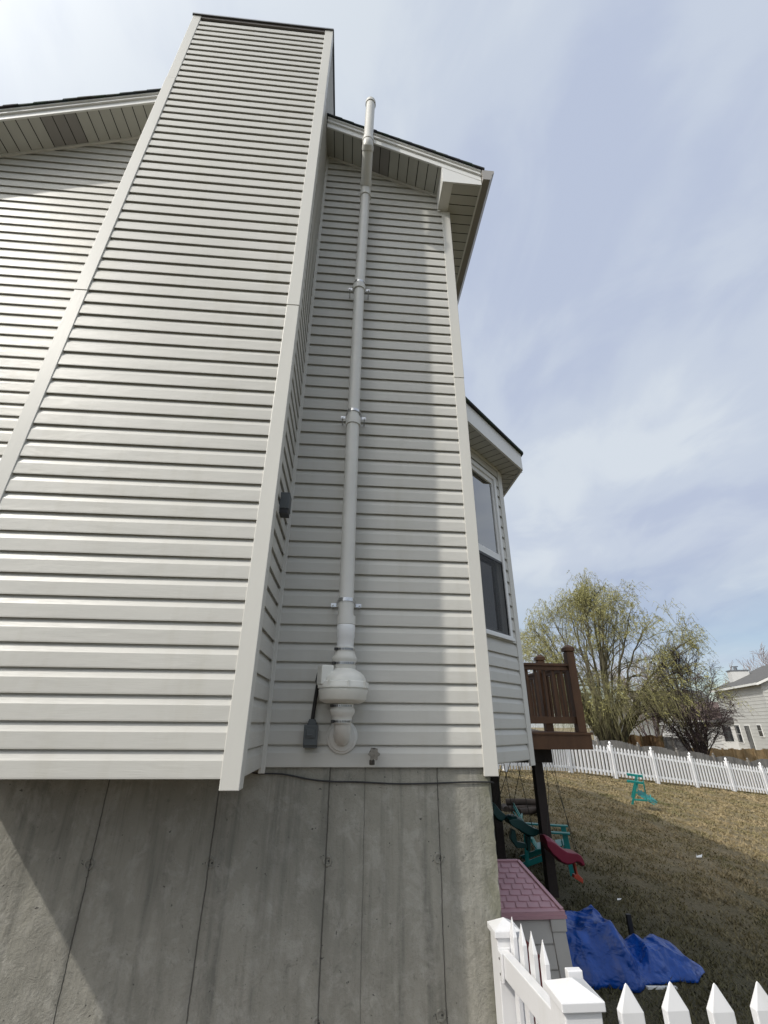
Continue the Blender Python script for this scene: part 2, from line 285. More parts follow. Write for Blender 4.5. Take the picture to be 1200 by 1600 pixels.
# ------------------------------------------------------------------ mesh helpers
class MB:
    def __init__(s): s.v = []; s.f = []; s.sm = []; s.mi = []
    def add(s, vs, fs, smooth=False, mi=0):
        o = len(s.v); s.v.extend([tuple(v) for v in vs]); s.f.extend([tuple(i + o for i in f) for f in fs])
        s.sm.extend([smooth] * len(fs)); s.mi.extend([mi] * len(fs)); return s
    def box(s, x0, x1, y0, y1, z0, z1, T=None, mi=0):
        v = [Vector(p) for p in ((x0, y0, z0), (x1, y0, z0), (x1, y1, z0), (x0, y1, z0), (x0, y0, z1), (x1, y0, z1), (x1, y1, z1), (x0, y1, z1))]
        if T: v = [T @ p for p in v]
        return s.add(v, [(0, 3, 2, 1), (4, 5, 6, 7), (0, 1, 5, 4), (1, 2, 6, 5), (2, 3, 7, 6), (3, 0, 4, 7)], mi=mi)
    def bar(s, a, b, w, h, upv=(0, 0, 1), mi=0):
        a = Vector(a); b = Vector(b); d = (b - a); ln = d.length; d.normalize(); u = Vector(upv); sd = d.cross(u)
        if sd.length < 1e-4: sd = d.cross(Vector((0, 1, 0)))
        sd.normalize(); u = sd.cross(d)
        v = [p + sd * i * w / 2 + u * j * h / 2 for p in (a, b) for i, j in ((-1, -1), (1, -1), (1, 1), (-1, 1))]
        return s.add(v, [(0, 1, 2, 3), (7, 6, 5, 4), (0, 4, 5, 1), (1, 5, 6, 2), (2, 6, 7, 3), (3, 7, 4, 0)], mi=mi)
    def tube(s, pts, rad, n=10, cap=True, mi=0, smooth=True):
        pts = [Vector(p) for p in pts]; N = len(pts)
        if isinstance(rad, (int, float)): rad = [rad] * N
        t0 = (pts[1] - pts[0]).normalized(); ref = Vector((0, 0, 1)) if abs(t0.z) < 0.9 else Vector((1, 0, 0)); u = t0.cross(ref).normalized(); vs = []
        for i, p in enumerate(pts):
            t = (pts[min(i + 1, N - 1)] - pts[max(i - 1, 0)]).normalized(); u = (u - t * u.dot(t)).normalized(); w = t.cross(u)
            for k in range(n):
                a = 2 * math.pi * k / n; vs.append(p + (u * math.cos(a) + w * math.sin(a)) * rad[i])
        fs = [(i * n + k, i * n + (k + 1) % n, (i + 1) * n + (k + 1) % n, (i + 1) * n + k) for i in range(N - 1) for k in range(n)]
        s.add(vs, fs, smooth, mi)
        if cap:
            o = len(s.v) - len(vs); s.f.append(tuple(o + k for k in reversed(range(n)))); s.f.append(tuple(o + (N - 1) * n + k for k in range(n))); s.sm += [False] * 2; s.mi += [mi] * 2
        return s
    def lathe(s, prof, c, axis=(0, 0, 1), n=32, smooth=True, mi=0):
        ax = Vector(axis).normalized(); ref = Vector((0, 0, 1)) if abs(ax.z) < 0.9 else Vector((1, 0, 0)); u = ax.cross(ref).normalized(); w = ax.cross(u); c = Vector(c); vs = []
        for r, h in prof:
            for k in range(n):
                a = 2 * math.pi * k / n; vs.append(c + ax * h + (u * math.cos(a) + w * math.sin(a)) * max(r, 1e-5))
        fs = [(i * n + k, i * n + (k + 1) % n, (i + 1) * n + (k + 1) % n, (i + 1) * n + k) for i in range(len(prof) - 1) for k in range(n)]
        return s.add(vs, fs, smooth, mi)
    def prism(s, poly, O, U, V, N, t0, t1, mi=0, smooth=False):
        O, U, V, N = Vector(O), Vector(U), Vector(V), Vector(N); n = len(poly)
        a = [O + U * p + V * q + N * t0 for p, q in poly]; b = [O + U * p + V * q + N * t1 for p, q in poly]
        s.add(a + b, [tuple(range(n - 1, -1, -1)), tuple(range(n, 2 * n))], False, mi)
        o = len(s.v) - 2 * n
        for i in range(n): s.f.append((o + i, o + (i + 1) % n, o + n + (i + 1) % n, o + n + i)); s.sm.append(smooth); s.mi.append(mi)
        return s
    def build(s, name, mats, parent=None, bevel=0, fix=True, loc=None):
        me = bpy.data.meshes.new(name); me.from_pydata(s.v, [], s.f)
        for m in (mats if isinstance(mats, (list, tuple)) else [mats]): me.materials.append(M[m])
        me.polygons.foreach_set('use_smooth', s.sm); me.polygons.foreach_set('material_index', s.mi)
        if fix and len(s.f) < 60000:
            bm = bmesh.new(); bm.from_mesh(me); bmesh.ops.recalc_face_normals(bm, faces=bm.faces); bm.to_mesh(me); bm.free()
        if any(s.sm) and len(s.f) < 60000: me.set_sharp_from_angle(angle=R(38))
        me.update(); o = bpy.data.objects.new(name, me); COL.objects.link(o)
        if parent: o.parent = parent
        if bevel:
            b = o.modifiers.new('bevel', 'BEVEL'); b.width = bevel; b.segments = 2; b.limit_method = 'ANGLE'; b.angle_limit = R(40)
        return o
def tag(o, label=None, cat=None, group=None, kind=None):
    if label: o['label'] = label
    if cat: o['category'] = cat
    if group: o['group'] = group
    if kind: o['kind'] = kind
    return o
def thing(name, label, cat, loc=(0, 0, 0), rz=0, group=None):
    o = bpy.data.objects.new(name, None); COL.objects.link(o); o.location = loc; o.rotation_euler = (0, 0, rz); o.empty_display_size = 0.2
    return tag(o, label, cat, group)
def copy_tree(o, parent=None, kids=None):
    kids = kids or {}
    c = o.copy(); COL.objects.link(c); c.parent = parent
    for ch in [k for k in bpy.data.objects if k.parent == o]: copy_tree(ch, c)
    return c

# ------------------------------------------------------------------ terrain
def GZ(x, y):
    xs = min(max(x, -6.0), 19.0); ys = min(max(y, -6.0), 21.0)
    z = -1.95 - 0.135 * xs + 0.0922 * ys
    return z
def lawn():
    xs = sorted(set([-400, -200, -90, -40, -20, -12, -9, -7.5] + [round(-6 + 0.5 * i, 3) for i in range(0, 61)] + [26, 30, 40, 60, 100, 200, 500]))
    ys = sorted(set([-400, -150, -60, -25, -12, -8] + [round(-6 + 0.5 * i, 3) for i in range(0, 69)] + [32, 36, 45, 60, 80, 120, 200, 500]))
    v = []; f = []; nx = len(xs)
    for y in ys:
        for x in xs:
            n = mnoise.noise(Vector((x * 0.35, y * 0.35, 0))) * 0.035 + mnoise.noise(Vector((x * 1.3, y * 1.3, 3))) * 0.012
            v.append((x, y, GZ(x, y) + (n if abs(x) < 30 and abs(y) < 30 else 0)))
    for j in range(len(ys) - 1):
        for i in range(nx - 1): f.append((j * nx + i, j * nx + i + 1, (j + 1) * nx + i + 1, (j + 1) * nx + i))
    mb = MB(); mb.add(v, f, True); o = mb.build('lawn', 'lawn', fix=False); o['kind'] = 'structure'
lawn()
def bounce_damper():  # unseen dark reddish ground, added to cut bounce light under the chimney chase
    v = []; f = []; nx, ny = 40, 24
    for j in range(ny + 1):
        for i in range(nx + 1):
            x = -7.5 + 7.1 * i / nx; y = -2.4 + 2.41 * j / ny; e = .25 * mnoise.noise(Vector((x * .8, 0, 4))) if j == 0 else 0
            v.append((x, y + e, GZ(x, y) + .05 + .02 * mnoise.noise(Vector((x * 5, y * 5, 2)))))
    for j in range(ny):
        for i in range(nx): f.append((j * (nx + 1) + i, j * (nx + 1) + i + 1, (j + 1) * (nx + 1) + i + 1, (j + 1) * (nx + 1) + i))
    mb = MB(); mb.add(v, f, True); o = mb.build('unseen_dark_bed', 'bounce_damper', fix=False); o['kind'] = 'structure'
plain('bounce_damper', (0.085, 0.045, 0.028), 0.95, 0.5, 25, 0.8, 30)
bounce_damper()
def grass():
    # short, half-dormant turf over the part of the yard in view
    N = 330000; d = 2.2 + (rng.random(N) ** 1.05) * 28.0; az = np.radians(rng.uniform(12, 62, N))
    x = CAM.x + d * np.sin(az); y = CAM.y + d * np.cos(az)
    keep = ~((x < 0.0) & (y > -0.1)) & (y > -1.5) & (y < 21.5) & (y - 16.54 < (x - 7.77) * 0.285 + 0.3); x, y, d = x[keep], y[keep], d[keep]; n = len(x)
    # clumping
    cl = np.array([mnoise.noise(Vector((a * 2.2, b * 2.2, 9))) for a, b in zip(x, y)]); keep = rng.random(n) < 0.55 + 0.9 * cl; x, y, d, cl = x[keep], y[keep], d[keep], cl[keep]; n = len(x)
    z = np.array([GZ(a, b) + mnoise.noise(Vector((a * 0.35, b * 0.35, 0))) * 0.035 + mnoise.noise(Vector((a * 1.3, b * 1.3, 3))) * 0.012 for a, b in zip(x, y)]) - 0.004
    h = rng.uniform(0.015, 0.05, n) * (1 + 0.5 * cl); w = 0.003 + d * 0.0010; th = rng.uniform(0, 2 * np.pi, n); le = rng.uniform(0.2, 1.6, n) * h; la = rng.uniform(0, 2 * np.pi, n)
    V = np.zeros((n, 3, 3)); V[:, 0] = np.stack([x - w * np.cos(th), y - w * np.sin(th), z], 1); V[:, 1] = np.stack([x + w * np.cos(th), y + w * np.sin(th), z], 1)
    V[:, 2] = np.stack([x + le * np.cos(la), y + le * np.sin(la), z + h], 1)
    me = bpy.data.meshes.new('grass'); me.vertices.add(3 * n); me.vertices.foreach_set('co', V.reshape(-1)); me.loops.add(3 * n); me.loops.foreach_set('vertex_index', np.arange(3 * n, dtype=np.int32))
    me.polygons.add(n); me.polygons.foreach_set('loop_start', np.arange(0, 3 * n, 3, dtype=np.int32)); me.polygons.foreach_set('loop_total', np.full(n, 3, dtype=np.int32))
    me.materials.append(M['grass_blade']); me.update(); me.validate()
    o = bpy.data.objects.new('grass', me); COL.objects.link(o)
    tag(o, 'patchy half dormant tan and green grass across the back yard', 'grass', kind='stuff')
grass()

# ------------------------------------------------------------------ house
C = 0.1143            # exposure of one siding course
XE = -0.226           # sheathing of the back wall
XL = -5.02            # far front corner
CX0, CX1, CY = -3.096, -1.580, -0.575     # chase sheathing
CTOP = 7.40
RIDGE_X = -2.623
SL = 0.455
SB = 5.335
def soff(x): return SB - SL * (x if x > RIDGE_X else 2 * RIDGE_X - x)   # soffit height along the gable
PROF = ((-0.001, 0.010), (0.0125, 0.010), (0.0125, 0.0), (0.0158, 0.0), (0.0165, 0.006), (0.0150, 0.0700), (0.0125, 0.0765), (0.0030, 0.1030), (-0.001, 0.1080), (-0.001, 0.1243))
def siding(mb, o, d, n, z0, count, lim, zbase=None):
    """dutch-lap courses: o = 2D start, d = 2D direction, n = 2D outward normal, lim(z) -> list of (a, b) along d"""
    for k in range(count):
        zb = z0 + k * C; rows = []
        wav = [random.uniform(-0.0006, 0.0006) for _ in range(2)]
        for off, dz in PROF:
            z = zb + dz; rows.append((off, z, lim(z)))
        for (o1, z1, l1), (o2, z2, l2) in zip(rows, rows[1:]):
            for (a1, b1), (a2, b2) in zip(l1, l2):
                if b1 - a1 < 1e-3 and b2 - a2 < 1e-3: continue
                b1 = max(b1, a1); b2 = max(b2, a2)
                P = lambda s_, of, z, e: (o[0] + d[0] * s_ + n[0] * (of + wav[e]), o[1] + d[1] * s_ + n[1] * (of + wav[e]), z)
                mb.add([P(a1, o1, z1, 0), P(b1, o1, z1, 1), P(b2, o2, z2, 1), P(a2, o2, z2, 0)], [(0, 1, 2, 3)])
house = thing('house', 'large two storey house clad in pale lap siding, nearest the camera', 'house', (-2.8, 2, GZ(-2.8, 0)))
def HB(mb, name, mat, parent=house, bevel=0, fix=True):
    o = mb.build(name, mat, None, bevel, fix); o.parent = parent; o.matrix_parent_inverse = inv(parent); return o
def inv(p):
    bpy.context.view_layer.update() if False else None
    m = Matrix.Translation(p.location) @ p.rotation_euler.to_matrix().to_4x4()
    q = p.parent
    return m.inverted()
# gable wall siding
gs = MB()
def lim_gable(z):
    t = (SB - z) / SL   # x where the soffit comes down to z (right half)
    xr = min(XE, t); xl = max(XL, 2 * RIDGE_X - xr)
    return [(xl - XL, min(CX0, max(xl, CX0)) - XL if xl < CX0 else xl - XL), (CX1 - XL, max(xr, CX1) - XL)]
siding(gs, (XL, 0.016), (1, 0), (0, -1), 0.0, 58, lim_gable)
HB(gs, 'gable_siding', 'siding', fix=False)
# structural box of the house behind the siding
wb = MB(); wb.prism([(XL, 0), (XE - .006, 0), (XE - .006, soff(XE) - .01), (RIDGE_X, soff(RIDGE_X) - .01), (XL, soff(XE) - .01)], (0, 0, 0), (1, 0, 0), (0, 0, 1), (0, 1, 0), 0.0215, 9.0)
HB(wb, 'wall_core', 'soffit')
# back wall siding (turns away from the camera)
bsd = MB(); siding(bsd, (XE, 0.02), (0, 1), (1, 0), 0.0, 45, lambda z: [(0.0, 0.475), (2.6, 8.98)]); HB(bsd, 'back_siding', 'siding', fix=False)
# chimney chase
chase = thing('chimney', None, None, (0, 0, 0)); chase.parent = house; chase.matrix_parent_inverse = inv(house)
cs = MB()
nC = int(CTOP / C)
siding(cs, (CX0, CY), (1, 0), (0, -1), 0.0, nC, lambda z: [(0.0, CX1 - CX0)])
siding(cs, (CX1, CY), (0, 1), (1, 0), 0.0, nC, lambda z: [(0.0, -CY + (0.0 if z < 5.7 else 1.0))])
siding(cs, (CX0, 0.4), (0, -1), (-1, 0), 0.0, nC, lambda z: [(0.0 if z > 5.7 else 0.4, 0.4 - CY)])
HB(cs, 'chase_siding', 'siding', chase, fix=False)
cc = MB(); cc.box(CX0 + .006, CX1 - .006, CY + 0.007, 0.0205, 0.014, CTOP); cc.box(CX0 + .006, CX1 - .006, 0.0206, 0.39, 5.5, CTOP); HB(cc, 'chase_core', 'soffit', chase)
ft = MB(); ft.box(CX0 + .07, CX1 - .07, CY - 0.017, CY + .002, CTOP - 0.055, CTOP - 0.002); HB(ft, 'frieze_strip', 'brown_metal', chase)
e_ = .026
cap = MB(); cap.box(CX0 - e_, CX1 + e_, CY - e_ - .004, 0.40, CTOP, CTOP + 0.008); cap.box(CX0 - e_, CX1 + e_, CY - e_ - .008, CY - e_ - .0041, CTOP - 0.012, CTOP + 0.008)
cap.box(CX1 + e_ + .0001, CX1 + e_ + .004, CY - e_, 0.40, CTOP - 0.012, CTOP + 0.008); cap.box(CX0 - e_ - .004, CX0 - e_ - .0001, CY - e_, 0.40, CTOP - 0.012, CTOP + 0.008)
cap.tube([((CX0 + CX1) / 2, -0.1, CTOP), ((CX0 + CX1) / 2, -0.1, CTOP + 0.12)], 0.13, 20)
HB(cap, 'chase_cap', 'cap_metal', chase)
def corner_post(x, y, sx, sy, segs, w=0.088, parent=house, name='corner_trim'):
    """L-shaped vinyl corner: outer corner at (x, y); legs run towards -sx and -sy"""
    for i, (z0, z1) in enumerate(segs):
        mb = MB(); e = 0.0025 * (i % 2)
        X0, X1 = sorted((x + sx * e, x - sx * w)); Y0, Y1 = sorted((y + sy * e, y + sy * -0.021)); mb.box(X0, X1, Y0, Y1, z0, z1)
        X0, X1 = sorted((x + sx * e, x - sx * 0.021)); Y0, Y1 = sorted((y - sy * 0.021, y - sy * w)); mb.box(X0, X1, Y0, Y1, z0, z1)
        HB(mb, name, 'trim', parent, bevel=0.003)
segs = ((-0.045, 2.957), (2.9605, 5.975), (5.9785, CTOP - 0.002))
corner_post(CX1 + 0.020, CY - 0.020, 1, -1, segs, parent=chase); corner_post(CX0 - 0.020, CY - 0.020, -1, -1, segs, parent=chase)
corner_post(XE + 0.019, -0.004, 1, -1, ((-0.045, 2.916), (2.9195, 5.215)), w=0.086)
# inner corner mouldings beside the chase
ic = MB(); ic.box(CX1 + 0.001, CX1 + 0.036, -0.0075, 0.0155, -0.03, soff(CX1) - 0.03); ic.box(CX1 + 0.0005, CX1 + 0.019, -0.0076 - 0.006, -0.0078, -0.03, soff(CX1)); HB(ic, 'inner_corner_trim', 'trim', bevel=0.002)
ic = MB(); ic.box(CX0 - 0.036, CX0 - 0.001, -0.0075, 0.0155, -0.03, soff(CX0) - 0.03); HB(ic, 'inner_corner_trim', 'trim', bevel=0.002)
# foundation
fd = MB()
def foundation():
    nx, nz = 8, 130; x1 = -0.250; z1, z0 = -0.002, -2.9; v = []; f = []
    # front face as coarse strip plus a ragged right edge
    cols = [XL, -4, -3, -2, -1, -0.5, -0.30, x1]
    for j in range(nz + 1):
        z = z1 + (z0 - z1) * j / nz
        for i, x in enumerate(cols):
            rag = 0.0
            if i == len(cols) - 1: rag = -abs(mnoise.noise(Vector((z * 14, 3, 0)))) * 0.016 - max(0, mnoise.noise(Vector((z * 4.5, 8, 0))) - 0.25) * 0.035
            v.append((x + rag, 0.020, z))
    m_ = len(cols)
    for j in range(nz):
        for i in range(m_ - 1): f.append((j * m_ + i, (j + 1) * m_ + i, (j + 1) * m_ + i + 1, j * m_ + i + 1))
    b = len(v)
    for j in range(nz + 1):
        x, y, z = v[j * m_ + m_ - 1]; v.append((x1 + 0.002, 0.035 + 0.01 * mnoise.noise(Vector((z * 9, 1, 2))), z)); v.append((x1 + 0.002, 9.0, z))
    for j in range(nz):
        f.append((j * m_ + m_ - 1, (j + 1) * m_ + m_ - 1, b + 2 * j + 2, b + 2 * j)); f.append((b + 2 * j, b + 2 * j + 2, b + 2 * j + 3, b + 2 * j + 1))
    f.append((0, m_ - 1, b, b + 1)); fd.add(v, f)
foundation(); HB(fd, 'foundation', 'concrete', fix=False)
def tie(x, z, r=0.020):
    mb = MB(); n = 14; prof = []
    vs = []; rings = [(r * 1.30, 0.0197), (r * 1.12, 0.0135), (r * 0.80, 0.0145), (r * 0.72, 0.0199)]
    for q, (rr, y) in enumerate(rings):
        for k in range(n):
            a = 2 * math.pi * k / n; w = 1 + 0.28 * mnoise.noise(Vector((math.cos(a) * 2 + x * 9, math.sin(a) * 2 + z * 9, q)))
            vs.append((x + math.cos(a) * rr * w, y, z + math.sin(a) * rr * w))
    fs = [(i * n + k, i * n + (k + 1) % n, (i + 1) * n + (k + 1) % n, (i + 1) * n + k) for i in range(3) for k in range(n)]
    mb.add(vs, fs, True, 0); cen = [(x + math.cos(2 * math.pi * k / n) * r * .55, .0188, z + math.sin(2 * math.pi * k / n) * r * .5) for k in range(n)]; mb.add(cen, [tuple(range(n))], False, 0); mb.add([(x + r * .3 + math.cos(q) * .006, .0180, z + math.sin(q) * .005) for q in (0, 1, 2, 3, 4, 5)], [(0, 1, 2, 3, 4, 5)], False, 1)
    for _ in range(6):
        a = random.uniform(0, 6.28); q = r * random.uniform(0.9, 2.0); px_, pz = x + math.cos(a) * q * 1.3, z + math.sin(a) * q * 0.7
        pts = [(px_ + math.cos(t) * random.uniform(.0015, .0045), 0.0188, pz + math.sin(t) * random.uniform(.0015, .004)) for t in [k * 1.047 for k in range(6)]]
        mb.add(pts, [tuple(range(6))], False, 1)
    HB(mb, 'form_tie', ['concrete', 'seam_dark'], fnd)
fnd = [o for o in bpy.data.objects if o.name == 'foundation'][0]
def HBc(mb, name, mat, parent):     # child of a mesh part that already sits under the house
    o = mb.build(name, mat); o.parent = parent; return o
HB_old = HB
def HB(mb, name, mat, parent=house, bevel=0, fix=True):
    o = mb.build(name, mat, None, bevel, fix); o.parent = parent
    # world-space vertices: cancel the parent's world transform
    if parent is house: o.matrix_parent_inverse = inv(house)
    else: o.matrix_parent_inverse = Matrix.Identity(4)
    return o
for x_, z_ in ((-2.384, -0.437), (-1.775, -0.437), (-1.171, -0.435), (-0.573, -0.430), (-0.590, -1.043), (-1.18, -1.055), (-1.775, -1.06), (-2.384, -1.06)): tie(x_, z_)
def chip(x, z, s):
    mb = MB(); pts = [(x + math.cos(t) * s * random.uniform(.5, 1.1), 0.0186, z + math.sin(t) * s * random.uniform(.5, 1.3)) for t in [k * 0.785 for k in range(8)]]
    mb.add(pts, [tuple(range(8))]); HB(mb, 'nail_hole', 'seam_dark', fnd)
for x_, z_, s_ in ((-0.84, -0.36, .004), (-0.625, -0.355, .004), (-1.14, -0.09, .004), (-1.06, -0.06, .003), (-1.245, -0.29, .003)): chip(x_, z_, s_)

# roof: rafters' overhang, soffit, fascia and shingles
OY = -0.295; EX = 0.070      # rake overhang plane, eave overhang x (face of the fascia)
def ztop(x): return soff(x) + 0.205
# rake soffit (sloped) with V-grooves and a vented stretch
def rake_side(xa, xb, vents, tag_):
    mb = MB(); w = 0.101; L_ = abs(xb - xa); n = int(L_ / w) + 1; s = 1 if xb > xa else -1
    for i in range(n):
        a = xa + s * i * w; b = xa + s * min((i + 1) * w, L_); g = 0.004 * s
        m_ = 1 if any(v0 <= i * w < v1 for v0, v1 in vents) else 0
        a2, b2 = a + g, b - g
        mb.add([(a2, OY + .006, soff(a2)), (b2, OY + .006, soff(b2)), (b2, 0.016, soff(b2)), (a2, 0.016, soff(a2))], [(0, 1, 2, 3)], mi=m_)
        mb.add([(b2, OY + .006, soff(b2)), (b + g, OY + .006, soff(b + g)), (b + g, 0.016, soff(b + g)), (b2, 0.016, soff(b2)),
                (b, OY + .006, soff(b) + .008), (b, 0.016, soff(b) + .008)], [(0, 4, 5, 3), (4, 1, 2, 5)], mi=2)
    return mb
rf = thing('roof', None, None); rf.parent = house; rf.matrix_parent_inverse = inv(house)
HB(rake_side(CX1 + .0, -0.33, ((0.42, 0.62),), 'r'), 'rake_soffit', ['soffit', 'soffit_vent', 'seam_dark'], rf, fix=False)
HB(rake_side(CX0, XL - 0.1, ((0.95, 1.25),), 'l'), 'rake_soffit', ['soffit', 'soffit_vent', 'seam_dark'], rf, fix=False)
# frieze moulding where soffit meets siding
for xa, xb in ((CX1 + .036, -0.33), (CX0 - .036, XL)):
    mb = MB(); mb.bar((xa, -0.008, soff(xa) - 0.016), (xb, -0.008, soff(xb) - 0.016), 0.018, 0.028); HB(mb, 'frieze_trim', 'trim', rf)
# rake fascia: lower board, stepped upper board and drip metal
for xa, xb in ((CX1 + 0.024, EX + 0.0), (CX0 - 0.024, 2 * RIDGE_X - EX)):
    mb = MB()
    for y0, y1, q0, q1 in ((OY, OY + .016, -0.012, 0.072), (OY - 0.018, OY + .012, 0.066, 0.080), (OY - 0.010, OY + .012, 0.0802, 0.122), (OY - 0.024, OY + .012, 0.1222, 0.140)):
        s1 = lambda x: soff(x)
        v = [(x, y, soff(x) + q) for x in (xa, xb) for y in (y0, y1) for q in (q0, q1)]
        mb.add(v, [(0, 1, 5, 4), (2, 6, 7, 3), (0, 4, 6, 2), (1, 3, 7, 5), (0, 2, 3, 1), (4, 5, 7, 6)])
    HB(mb, 'rake_fascia', 'fascia_white', rf, bevel=0.002)
# shingle courses stepping down the rake
for s in (1, -1):
    mb = MB(); xs = EX + 0.035; k = 0; tread = 0.125
    X = lambda x: x if s > 0 else 2 * RIDGE_X - x
    x = xs
    while x > RIDGE_X:
        x2 = max(x - tread, RIDGE_X); jut = random.uniform(-0.003, 0.004); zb = 0.142
        for yy0, yy1 in ((OY - 0.040 - jut, 9.2),):
            a0 = (X(x), yy0, soff(x) + zb + 0.006 - 0); v = []
            for xx, th in ((x, 0.024), (x2, 0.017)):
                for y in (yy0, yy1):
                    v.append((X(xx), y, soff(xx) + zb)); v.append((X(xx), y, soff(xx) + zb + th))
            mb.add(v, [(0, 1, 5, 4), (2, 6, 7, 3), (1, 3, 7, 5), (0, 4, 6, 2), (0, 2, 3, 1), (4, 5, 7, 6)])
        x -= tread
    HB(mb, 'shingles', 'shingles', rf)
rb_ = MB(); rb_.prism([(EX - .01, soff(EX - .01) + .07), (EX - .01, soff(EX - .01) + .139), (RIDGE_X, soff(RIDGE_X) + .139), (2 * RIDGE_X - EX + .01, soff(EX - .01) + .139), (2 * RIDGE_X - EX + .01, soff(EX - .01) + .07), (RIDGE_X, soff(RIDGE_X) + .03)], (0, 0, 0), (1, 0, 0), (0, 0, 1), (0, 1, 0), OY + .02, 9.1)
HB(rb_, 'roof_deck', 'deck_dark', rf)
# boxed eave return + level eave soffit
ZS = 5.235          # level soffit height
mb = MB(); nb = 0; y = OY + 0.021
while y < 8.9:
    y2 = y + 0.10; m_ = 0; mb.add([(XE, y + .004, ZS), (EX - .012, y + .004, ZS), (EX - .012, y2 - .004, ZS), (XE, y2 - .004, ZS)], [(0, 1, 2, 3)])
    mb.add([(XE, y2 - .004, ZS), (EX - .012, y2 - .004, ZS), (EX - .012, y2, ZS + .01), (XE, y2, ZS + .01), (EX - .012, y2 + .004, ZS), (XE, y2 + .004, ZS)], [(0, 1, 2, 3), (3, 2, 4, 5)], mi=1); y = y2
HB(mb, 'eave_soffit', ['soffit', 'seam_dark'], rf, fix=False)
mb = MB(); xa = -0.335
mb.prism([(xa, ZS - .008), (EX, ZS - .008), (EX, soff(EX) + .02), (xa, soff(xa) + .02)], (0, 0, 0), (1, 0, 0), (0, 0, 1), (0, 1, 0), OY + .003, OY + .02)
mb.box(xa, xa + .012, OY + .0205, 0.015, ZS - .008, soff(xa) - .001)
mb.box(xa + .0125, XE - .0, OY + .0205, 0.012, ZS - .006, ZS + .004)
mb.box(xa - .006, xa + .03, -0.012, 0.014, ZS - .03, ZS - .0085)
HB(mb, 'eave_return', 'fascia_white', rf, bevel=0.002)
mb = MB(); mb.box(EX - .012, EX + .006, OY + .021, 9.0, ZS - .004, soff(EX) + .135); HB(mb, 'eave_fascia', 'fascia_white', rf)
# K-style gutter
gp = [(0, 0), (0.065, 0), (0.085, 0.03), (0.088, 0.062), (0.112, 0.088), (0.112, 0.112), (0.104, 0.112), (0.104, 0.092), (0.080, 0.066), (0.077, 0.034), (0.060, 0.008), (0.006, 0.008), (0.006, 0.112), (0, 0.112)]
gp = [(a * 1.12, b * 1.42) for a, b in gp]; gt = MB(); ZG = 5.262; gt.prism(gp, (EX + .0065, 0, ZG), (1, 0, 0), (0, 0, 1), (0, 1, 0), OY - .03, 8.95)
gt.prism([(a * 1.12, b * 1.42) for a, b in ((0, 0), (0.065, 0), (0.085, 0.03), (0.088, 0.062), (0.112, 0.088), (0.112, 0.112), (0, 0.112))], (EX + .0065, 0, ZG), (1, 0, 0), (0, 0, 1), (0, 1, 0), OY - .034, OY - .0305)
HB(gt, 'gutter', 'gutter', rf)

# ---- bay window
D2 = (0.70711, 0.70711); N2 = (0.70711, -0.70711); B0 = (-0.2205, 0.5105); ZB = -0.030; SE = 0.935; ZSF = 2.70
bay = thing('bay_window', None, None); bay.parent = house; bay.matrix_parent_inverse = inv(house)
def BP(s, o, z): return (B0[0] + D2[0] * s + N2[0] * o, B0[1] + D2[1] * s + N2[1] * o, z)
WS0, WS1, WZ0, WZ1 = 0.12, 0.800, 0.905, 2.565     # outer window frame
def lim_bay(z):
    if WZ0 - 0.02 < z < WZ1 + 0.02: return [(0.0, WS0 - .0), (WS1, SE)]
    return [(0.0, WS0), (WS0, WS1), (WS1, SE)]
mb = MB()
def siding_bay():
    for k in range(int((ZSF - ZB) / C) + 1):
        zb = ZB + k * C
        rows = [(o_, zb + dz) for o_, dz in PROF]
        for (o1, z1), (o2, z2) in zip(rows, rows[1:]):
            z1c, z2c = min(z1, ZSF), min(z2, ZSF)
            for a, b in ((0, WS0), (WS0, WS1), (WS1, SE)):
                if a == WS0:
                    if z2c <= WZ0 or z1c >= WZ1: pass
                    elif z1c < WZ0: z2x = WZ0; mb.add([BP(a, o1, z1c), BP(b, o1, z1c), BP(b, o2, z2x), BP(a, o2, z2x)], [(0, 1, 2, 3)]); continue
                    elif z2c > WZ1: mb.add([BP(a, o1, WZ1), BP(b, o1, WZ1), BP(b, o2, z2c), BP(a, o2, z2c)], [(0, 1, 2, 3)]); continue
                    else: continue
                mb.add([BP(a, o1, z1c), BP(b, o1, z1c), BP(b, o2, z2c), BP(a, o2, z2c)], [(0, 1, 2, 3)])
siding_bay()
bx1 = B0[0] + D2[0] * (SE + .012); by1 = B0[1] + D2[1] * (SE + .012)
siding(mb, (bx1 + .004, by1 + .02), (0, 1), (1, 0), ZB, 23, lambda z: [(0.0, 1.3)])
HB(mb, 'bay_siding', 'siding', bay, fix=False)
# shell and floor of the bay
mb = MB(); pl = [(XE, B0[1] + 0.01), (bx1 - .01, by1 + .0), (bx1 - .01, by1 + 1.3), (XE, by1 + 2.2)]
mb.prism(pl, (0, 0, 0), (1, 0, 0), (0, 1, 0), (0, 0, 1), ZB - 0.008, ZB + 0.06); HB(mb, 'bay_floor', 'soffit', bay); mb = MB()
mb.prism(pl, (0, 0, 0), (1, 0, 0), (0, 1, 0), (0, 0, 1), 2.72, 2.80); HB(mb, 'bay_ceiling', 'soffit', bay)
mb = MB(); mb.prism([(XE, by1 + 2.19), (bx1 - .012, by1 + 1.29), (bx1 - .012, by1 + .03), (bx1 - .10, by1 - .02), (bx1 - .10, by1 + 1.2), (XE + .01, by1 + 2.05)], (0, 0, 0), (1, 0, 0), (0, 1, 0), (0, 0, 1), ZB + .061, 2.719); HB(mb, 'bay_inner_wall', 'room_dark', bay)
